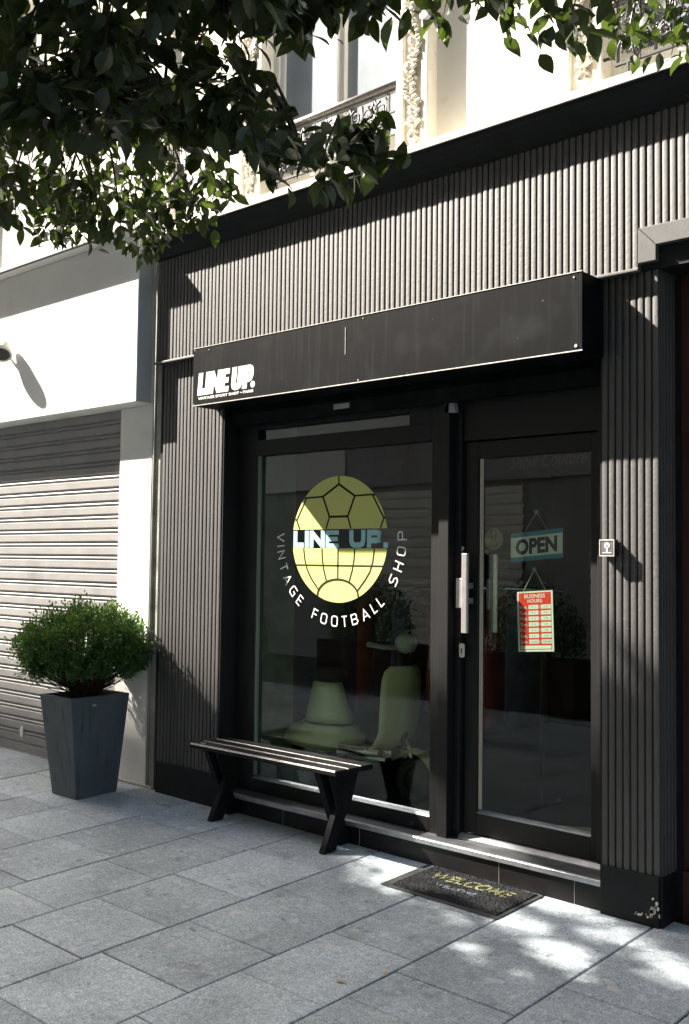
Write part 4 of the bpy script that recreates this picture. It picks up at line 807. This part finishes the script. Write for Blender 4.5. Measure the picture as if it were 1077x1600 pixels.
# leg shield: curved sheet sweeping down into the footboard
mb = MB(); secs = [(-1.99, .400, .12), (-1.93, .398, .14), (-1.85, .415, .16), (-1.77, .465, .175), (-1.715, .55, .185), (-1.705, .66, .19), (-1.70, .77, .19), (-1.695, .86, .185), (-1.69, .915, .165), (-1.685, .945, .12)]
K = 13; r_in = []; r_out = []
for (x, z, hw) in secs:
    for rings, off in ((r_in, 0), (r_out, 0.012)):
        rings.append(mb.add([(x+0.06*(1-abs(2*k/(K-1)-1)**1.6)*1.0+off, .64+hw*(2*k/(K-1)-1), z-(0.3*off)) for k in range(K)]))
for rings in (r_in, r_out):
    for i in range(len(rings)-1):
        for k in range(K-1): mb.face((rings[i]+k, rings[i]+k+1, rings[i+1]+k+1, rings[i+1]+k), 0, True)
for k in (0, K-1):
    for i in range(len(secs)-1): mb.face((r_in[i]+k, r_in[i+1]+k, r_out[i+1]+k, r_out[i]+k), 0, True)
for i in (0, len(secs)-1):
    for k in range(K-1): mb.face((r_in[i]+k, r_in[i]+k+1, r_out[i]+k+1, r_out[i]+k))
ls = mb.build('leg_shield', 'cream_paint', sc)
for (y, z) in ((.56, .88), (.70, .90), (.72, .80)): MB().tube([(-1.66+.016*math.cos(a)*.3, y+.02*math.cos(a), z+.03*math.sin(a)) for a in [2*math.pi*i/12 for i in range(13)]], 0.004, 5).build('hook', 'rubber', ls)
mb = MB(); mb.tube([(-1.66, .64, .45), (-1.70, .64, .95), (-1.71, .64, 1.05)], 0.022, 10); mb.build('steering_column', 'rubber', sc)
mb = MB(); mb.tube([(-1.76, .40, 1.08), (-1.72, .50, 1.06), (-1.70, .64, 1.05), (-1.72, .78, 1.06), (-1.76, .88, 1.08)], 0.016, 8); mb.lathe([(.02, -.06), (.055, -.04), (.065, 0), (.05, .05), (.02, .07)], (-1.66, .64, 1.08), 16, axis='x'); mb.build('handlebar', 'cloth_grey', sc)
mb = MB(); mb.tube([(-1.64, .64, .50), (-1.58, .64, .32)], 0.02, 8); mb.build('fork', 'chrome', sc)
mb = MB()
f0 = [(-1.57+.165*math.cos(a), .27+.165*math.sin(a)) for a in [math.radians(20+i*14) for i in range(10)]]
for s, (ya, yb) in enumerate(((.575, .705),)):
    k = len(f0); n = mb.add([(p[0], ya, p[1]) for p in f0]+[(p[0]*1.0, .64, p[1]+.02) for p in f0]+[(p[0], yb, p[1]) for p in f0])
    for i in range(k-1): mb.face((n+i, n+i+1, n+k+i+1, n+k+i), 0, True); mb.face((n+k+i, n+k+i+1, n+2*k+i+1, n+2*k+i), 0, True)
mb.build('mudguard', 'cream_paint', sc)
for wx in (-1.57, -2.36):
    mb = MB(); mb.lathe([(.075, -.03), (.115, -.045), (.132, -.02), (.135, 0), (.132, .02), (.115, .045), (.075, .03)], (wx, .64, .265), 26, axis='y'); w = mb.build('wheel', 'rubber', sc)
    m2 = MB(); m2.lathe([(.02, -.045), (.075, -.032), (.075, .032), (.02, .045)], (wx, .64, .265), 20, axis='y'); m2.build('rim', 'iron_dark', w)
# clothes rail with garments
rk = thing('clothes_rail', 'black metal clothes rail standing inside the dark shop', 'clothes rail', (-1.7, 1.05, 0.13))
mb = MB(); mb.tube([(-2.5, 1.05, 1.42), (-0.95, 1.05, 1.42)], 0.014, 8); mb.build('hanging_bar', 'chrome', rk)
for x in (-2.5, -0.95):
    mb = MB(); mb.tube([(x, 1.05, 0.14), (x, 1.05, 1.43)], 0.014, 8); mb.tube([(x, 0.85, 0.145), (x, 1.25, 0.145)], 0.014, 8); mb.build('leg', 'iron_dark', rk)
gl = ['black hooded jacket hanging first from the left on the shop rail', 'dark red sports shirt second from the left on the shop rail', 'black shirt third from the left on the shop rail', 'navy tracksuit top fourth from the left on the shop rail', 'black jacket fifth from the left on the shop rail', 'dark red jersey sixth from the left on the shop rail', 'grey sweatshirt seventh from the left on the shop rail', 'black jersey eighth from the left on the shop rail', 'dark red shirt ninth from the left on the shop rail', 'navy jacket last at the right end of the shop rail']
gm = ['cloth_black', 'cloth_red', 'cloth_black', 'cloth_navy', 'cloth_black', 'cloth_red', 'cloth_grey', 'cloth_black', 'cloth_red', 'cloth_navy']
for i in range(10):
    x = -2.36+i*0.145; g = thing('garment', gl[i], 'garment', (x, 1.05, 1.0), 'garments hanging on the shop rail')
    rn = random.Random(i); mb = MB(); bot = 0.62+rn.uniform(-.06, .08); rings = []
    for z, hw in ((1.37, .04), (1.355, .10), (1.33, .19), (1.28, .235), (1.15, .22), (0.95, .23), (0.78, .235), (bot, .24)):
        th = 0.022 if z > 1.3 else 0.035
        rings.append(mb.add([(x+th*math.sin(2*math.pi*k/16)*(1+.5*math.sin(k*2.1+i)), 1.05+hw*math.cos(2*math.pi*k/16), z+.012*math.sin(k+i)) for k in range(16)]))
    for a in range(len(rings)-1):
        for k in range(16): j = (k+1) % 16; mb.face((rings[a]+k, rings[a]+j, rings[a+1]+j, rings[a+1]+k), 0, True)
    mb.build('cloth', gm[i], g)
    mb = MB(); mb.tube([(x, 0.87, 1.345), (x, 1.05, 1.40), (x, 1.23, 1.345)], 0.005, 6); mb.tube([(x, 1.5, 1.40), (x, 1.05, 1.425), (x, 1.515, 1.44), (x, 1.50, 1.447)], 0.003, 6); mb.build('hanger', 'chrome', g)
cr_ = thing('storage_crate', 'pale blue grey crate on the floor inside the window', 'crate', (-2.3, 0.45, 0.13))
mb = MB(); mb.box(-2.42, -2.14, .30, .42, .137, .29); mb.build('body', 'case_blue', cr_, bevel=0.01)
mb = MB(); mb.box(-2.43, -2.13, .29, .43, .2905, .305); mb.build('lid', 'white_return', cr_, bevel=0.005)
ct = thing('shop_counter', 'low wooden counter at the back of the dark shop', 'counter', (-0.5, 3.0, 0.13))
mb = MB(); mb.box(-1.2, -0.1, 2.8, 3.3, 0.13, 1.0); mb.build('body', 'wood_planter', ct, bevel=0.01)
mb = MB(); mb.box(-1.25, -0.05, 2.75, 3.35, 1.001, 1.04); mb.build('top', 'trim_grey', ct, bevel=0.005)

# ================= across the street =================
ob = thing('opposite_building', 'tall cream building with closed grey shutters across the street, seen in the shop glass', 'building', (-20, -9.3, -0.3))
OY = -9.3
sil = [(-40, .74), (-2.9, .74), (-2.6, .66), (-2.2, .47), (-1.5, .10), (-1.3, -.05), (-.9, -.40), (-.5, -.62), (.3, -1.25), (1.0, -1.62), (1.9, -2.15), (2.6, -2.5), (40, -2.7)]  # unseen roofline, shaped to lay its shadow edge on facade and pavement
def SP(u, w, y): return (u+SX*y, y, w-SZ*y)
top = [(SP(u, w, OY)[0], SP(u, w, OY)[2]) for u, w in sil]
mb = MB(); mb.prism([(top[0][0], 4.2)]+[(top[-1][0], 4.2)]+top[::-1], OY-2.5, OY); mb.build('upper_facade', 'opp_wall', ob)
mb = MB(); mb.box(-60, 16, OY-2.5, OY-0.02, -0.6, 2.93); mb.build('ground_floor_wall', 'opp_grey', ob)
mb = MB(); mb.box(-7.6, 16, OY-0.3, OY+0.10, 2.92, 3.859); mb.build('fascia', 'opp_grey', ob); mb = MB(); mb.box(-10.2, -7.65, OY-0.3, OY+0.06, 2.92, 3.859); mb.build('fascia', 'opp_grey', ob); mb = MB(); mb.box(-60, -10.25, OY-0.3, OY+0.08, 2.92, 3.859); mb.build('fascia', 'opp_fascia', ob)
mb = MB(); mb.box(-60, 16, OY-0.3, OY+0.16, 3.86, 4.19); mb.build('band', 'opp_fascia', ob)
def oshut(x0, x1, z1=2.85):
    m = MB(); prof = []; z = -0.2
    while z < z1-.12: prof += [(OY+0.0, z), (OY+0.05, z+0.02), (OY+0.055, z+0.11), (OY+0.0, z+0.135)]; z += 0.17
    m.strip(prof, x0, x1, axis='x'); m.build('closed_shutter', 'opp_fascia', ob)
for a, b in ((-9.6, -7.7), (-7.45, -6.55), (-5.35, -3.2), (-2.6, 0.2), (1.0, 4.2)): oshut(a, b)
text_mesh('lettering', 'Show Couture', 1, lambda x, z, y: (-6.75+x, OY+0.103, 3.10+z), 'white_vinyl', ob, fit=(1.35, 0.24), shear=0.25)
text_mesh('lettering', 'A', 1, lambda x, z, y: (-9.0+x, OY+0.07, 3.1+z), 'opp_wall', ob, fit=(0.5, 0.6))
mb = MB()
for i in range(9):
    for f in range(2): x = -16+i*2.6; z = 4.9+f*3.1; mb.box(x, x+1.1, OY-0.01, OY+0.02, z, z+2.0)
mb.build('window_band', 'case_blue', ob)
mb = MB()
for i in range(9):
    for f in range(2):
        x = -16+i*2.6; z = 4.9+f*3.1
        for a in (-.5, 1.12): mb.box(x+a, x+a+.48, OY+0.001, OY+0.06, z, z+2.0)
mb.build('louvred_shutters', 'opp_fascia', ob)
mb = MB(); tp_ = [(x, z) for x, z in top if -60 < x < 20]
for (a, b) in zip(top[:-1], top[1:]): mb.hexa([(a[0], OY-2.5, a[1]+.003), (b[0], OY-2.5, b[1]+.003), (b[0], OY, b[1]+.003), (a[0], OY, a[1]+.003)], [(a[0], OY-2.5, a[1]+.03), (b[0], OY-2.5, b[1]+.03), (b[0], OY, b[1]+.03), (a[0], OY, a[1]+.03)])
mb.build('roof_edge', 'roof_zinc', ob)
# added unseen tree up the street: its crown is shaped to dapple the pavement
t2 = thing('street_tree', 'added unseen tree further up the street, its crown shaped to dapple the pavement light', 'tree', (-8.6, -3.9, gz(-8.6, -3.9)))
mb = MB(); rn = random.Random(21); cnt = 0
rv = lambda k=1: Vector((rn.gauss(0, 1), rn.gauss(0, 1), rn.gauss(0, 1)))
while cnt < 8500:                                 # the body of the crown
    u = rn.uniform(-3.0, 2.9); w = rn.uniform(-2.2, 1.5); v = w+.57*u+0.03*math.sin(u*7)
    if w > 1.32+0.16*noise.noise(Vector((u*1.4, 3, 1))) or v < 0.09: continue
    if w > .75 and rn.random() < (w-.75)*1.7+.25: continue
    L_ = rn.uniform(.085, .13); add_leaf(mb, Vector(SP(u, w, rn.uniform(-4.8, -2.9))), rv(), rv(), L_, L_*.7, six=False); cnt += 1
cnt = 0
while cnt < 24000:                                # its thin lower fringe, slanting bands left open to shape the light streaks
    u = rn.uniform(-2.3, 3.0); v = rn.uniform(-1.25, .13); w = v-.57*u
    if u < -1.9 and v < -.2: continue
    vv = v+0.018*math.sin(u*9)+0.010*math.sin(u*23+v*30); p_ = 1.0
    if u <= 0.1: p_ = .05 if vv < -.02 else 1
    elif -.155 < vv < .02: p_ = .055
    elif -.25 < vv < -.175 and u < 1.9: p_ = .03
    elif -.62 < vv < -.37 and u < 2.05 and (vv+.62) < .3*(2.1-u)+.05: p_ = .05
    elif -.97 < vv < -.74 and u < 2.3: p_ = .02 if noise.noise(Vector((u*2.2, v*17, 2))) > -.08 else 1
    if rn.random() > p_: continue
    p = Vector(SP(u, w, rn.uniform(-3.5, -2.5)))
    if 2.29-p.x < 2.15*(p.y+4.3)+.15: continue
    L_ = rn.uniform(.032, .05); add_leaf(mb, p, rv(), rv(), L_, L_*.75, six=False); cnt += 1
mb.build('crown', 'tree_leaf', t2)
mb = MB(); mb.tube([(-8.6, -3.9, gz(-8.6, -3.9)-.02), (-8.6, -3.9, .3), (-8.65, -3.85, 2.5), (-8.6, -3.9, 5.2), (-8.5, -3.9, 7.2), (-8.6, -3.8, 9.0)], [.19, .14, .12, .10, .07, .02], 12); mb.build('trunk', 'bark', t2)
for e in ((-10.6, -4.4, 9.4), (-6.6, -3.4, 7.4), (-5.8, -4.2, 6.7), (-9.8, -3.3, 8.6), (-7.4, -4.5, 8.4), (-7.9, -3.2, 9.1)):
    s0 = Vector((-8.58, -3.9, rn.uniform(5.0, 6.4))); e = Vector(e); m_ = s0.lerp(e, .5)+Vector((0, 0, -.15)); mb = MB(); mb.tube([s0, m_, e], [.06, .035, .012], 8); mb.build('limb', 'bark', t2)
# wooden planter boxes with shrubs in the middle of the street (seen in the door glass)
wl = ['weathered wooden planter box in the street with a loose green shrub, left of its twin', 'weathered wooden planter box in the street with a loose green shrub, right of its twin']
for q, (px, py) in enumerate(((-4.3, -5.9), (-6.9, -6.1))):
    wpz = gz(px, py); o = thing('wooden_planter', wl[1-q], 'planter', (px, py, wpz), 'wooden planters in the street')
    mb = MB(); mb.box(px-.75, px+.75, py-.3, py+.3, wpz+.003, wpz+.62); mb.build('box', 'wood_planter', o, bevel=0.01)
    mb = MB(); rn = random.Random(31+q)
    s = thing('street_shrub', ('loose leafy shrub in the right wooden planter' if q == 0 else 'loose leafy shrub in the left wooden planter'), 'shrub', (px, py, wpz+.62), 'shrubs in the wooden planters')
    for i in range(2600):
        a = rn.uniform(0, 6.28); r = rn.uniform(0, 1)**.5; p = Vector((px+.7*r*math.cos(a), py+.35*r*math.sin(a), wpz+.65+rn.uniform(0, .95)*(1-r*r*.6)))
        L_ = rn.uniform(.05, .09); add_leaf(mb, p, Vector((rn.gauss(0, 1), rn.gauss(0, 1), rn.gauss(0, 1))), Vector((rn.gauss(0, .5), rn.gauss(0, .5), 1)), L_, L_*.4, six=False)
    mb.build('foliage', 'box_leaf', s)
    mb = MB()
    for i in range(8): mb.tube([(px+rn.uniform(-.5, .5), py, wpz+.5), (px+rn.uniform(-.5, .5), py+rn.uniform(-.2, .2), wpz+1.3)], .01, 5)
    mb.build('stem', 'twig_bark', s)

# ================= street tree =================
tr = thing('street_tree', 'street tree whose dark leafy branches hang across the top of the view', 'tree', (-3.3, -3.25, gz(-3.3, -3.25)))
trunk_top = Vector((-3.3, -3.15, 2.75))
mb = MB(); mb.tube([(-3.3, -3.25, gz(-3.3, -3.25)-.02), (-3.3, -3.25, .1), (-3.33, -3.22, 1.0), (-3.28, -3.18, 2.0), trunk_top, (-3.32, -3.1, 3.6), (-3.2, -3.2, 4.8), (-3.3, -3.3, 5.8)], [.16, .12, .10, .095, .09, .07, .05, .02], 12); mb.build('trunk', 'bark', tr)
limbs = [
 [trunk_top, (-2.2, -2.8, 3.7), (-1.0, -2.5, 4.15), (0.2, -2.1, 4.2), (1.0, -1.8, 4.0), (1.6, -1.5, 3.7)],
 [trunk_top, (-1.9, -2.75, 3.15), (-0.9, -2.6, 3.12), (-0.2, -2.4, 2.88), (0.32, -2.15, 2.70)],
 [trunk_top, (-1.9, -3.0, 3.3), (-0.7, -2.9, 3.5), (0.2, -2.7, 3.35)],
 [trunk_top, (-2.5, -2.45, 3.2), (-1.7, -2.0, 3.45), (-1.1, -1.8, 3.4)],
 [(-3.32, -3.1, 3.6), (-2.5, -3.2, 4.3), (-1.4, -3.1, 4.6), (-.2, -2.9, 4.5)],
 [(-3.3, -3.15, 3.3), (-4.0, -3.4, 4.1), (-4.6, -3.6, 4.9)], [(-3.25, -3.2, 4.6), (-2.8, -3.9, 5.2), (-2.4, -4.6, 5.5)]]
samp = []
for L_ in limbs:
    L_ = [Vector(p) for p in L_]; mb = MB(); fine = []
    for i in range(len(L_)-1):
        for k in range(5): fine.append(L_[i].lerp(L_[i+1], k/5)+Vector((random.uniform(-.02, .02), random.uniform(-.02, .02), random.uniform(-.02, .02))) if (i or k) else L_[0])
    fine.append(L_[-1]); nn = len(fine)
    mb.tube(fine, [lerp(.04, .008, i/(nn-1)) for i in range(nn)], 8); mb.build('limb', 'bark', tr); samp += fine[3:]
rn = random.Random(17)
extra = []
for i in range(150):
    s = rn.choice(samp); extra.append((s.x+rn.gauss(0, .35), s.y-abs(rn.gauss(.2, .4)), s.z+abs(rn.gauss(.45, .4))))
def _proj(p):
    q = M3.transposed() @ (Vector(p)-Vector((2.2932, -4.3008, 1.57))); return (538.5-1602.7*q.x/q.z, 800+1602.7*q.y/q.z) if q.z < 0 else (9e9, 9e9)
extra = [p for p in extra if not (330 < _proj(p)[0] < 1130 and -70 < _proj(p)[1] < 900) and not (-60 < _proj(p)[0] <= 330 and 180 < _proj(p)[1])]
for i in range(60): extra.append((-3.3+rn.gauss(0, .7), -3.4+rn.gauss(0, .6), rn.uniform(4.4, 6.3)))
camp = Vector((2.2932, -4.3008, 1.57))
tw = MB(); lf = MB()
dense = [(p[0]+rn.gauss(0, .07), p[1]+rn.gauss(0, .07), p[2]+abs(rn.gauss(.02, .07))) for p in TIPS[:55]]
TIPS = [p for p in TIPS if not (425 < _proj(p)[0] < 645 and 75 < _proj(p)[1] < 238)]; dense = [p for p in dense if _proj(p)[0] < 400]
for ti, tp in enumerate(TIPS+dense+extra):
    tip = Vector(tp)
    if (tip-camp).length < 2.2: continue
    s = min(samp, key=lambda q: (q-tip).length+ (0.6 if q.z < tip.z-.1 else 0))
    d = tip-s; mid = s.lerp(tip, .5)+Vector((rn.gauss(0, .04), rn.gauss(0, .04), .10+rn.uniform(0, .06)))
    far = (tip-camp).length
    path = [s, s.lerp(mid, .6)+Vector((0, 0, .02)), mid, mid.lerp(tip, .55)+Vector((0, 0, .02)), tip]
    tw.tube(path, [.007, .0055, .0045, .003, .0015], 5, caps=False)
    small = far > 3.8; nl = rn.randint(17, 24) if ti < len(TIPS) else 16
    dr = (tip-mid).normalized()
    for k in range(nl):
        sp_ = .75 if ti < 75 or ti >= len(TIPS) else .38; t = 1-rn.random()**1.3*sp_ if d.length > .25 else rn.uniform(0, 1)
        p = mid.lerp(tip, t)+Vector((rn.gauss(0, .035), rn.gauss(0, .035), rn.gauss(0, .03)))
        ld = dr*.5+Vector((rn.gauss(0, .8), rn.gauss(0, .8), -.36+rn.gauss(0, .5))); L_ = rn.uniform(.048, .075) if small else rn.uniform(.055, .095)
        add_leaf(lf, p, ld, Vector((rn.gauss(0, .6), rn.gauss(0, .6), 1)), L_, L_*rn.uniform(.46, .62), droop=rn.uniform(.05, .3), fold=rn.uniform(.05, .25))
tw.build('twig', 'bark', tr); lf.build('crown', 'tree_leaf', tr)

# two fallen leaves on the slabs
for i, (x, y, a, lb) in enumerate(((-0.42, -1.33, .4, 'small dry fallen leaf lying beside a paving joint, farther from the door than its neighbour'), (-0.30, -1.17, 2.1, 'small dry fallen leaf lying on a paving joint, nearer the door than its neighbour'))):
    mb = MB(); add_leaf(mb, Vector((x, y, gz(x, y, .006))), Vector((math.cos(a), math.sin(a), .02)), Vector((0, 0, 1)), .05, .016, fold=.2, droop=.05); o = mb.build('fallen_leaf', 'worn_wood'); tag(o, lb, 'leaf', 'fallen leaves on the pavement')
for o in bpy.data.objects:
    if '_w' in o: del o['_w']
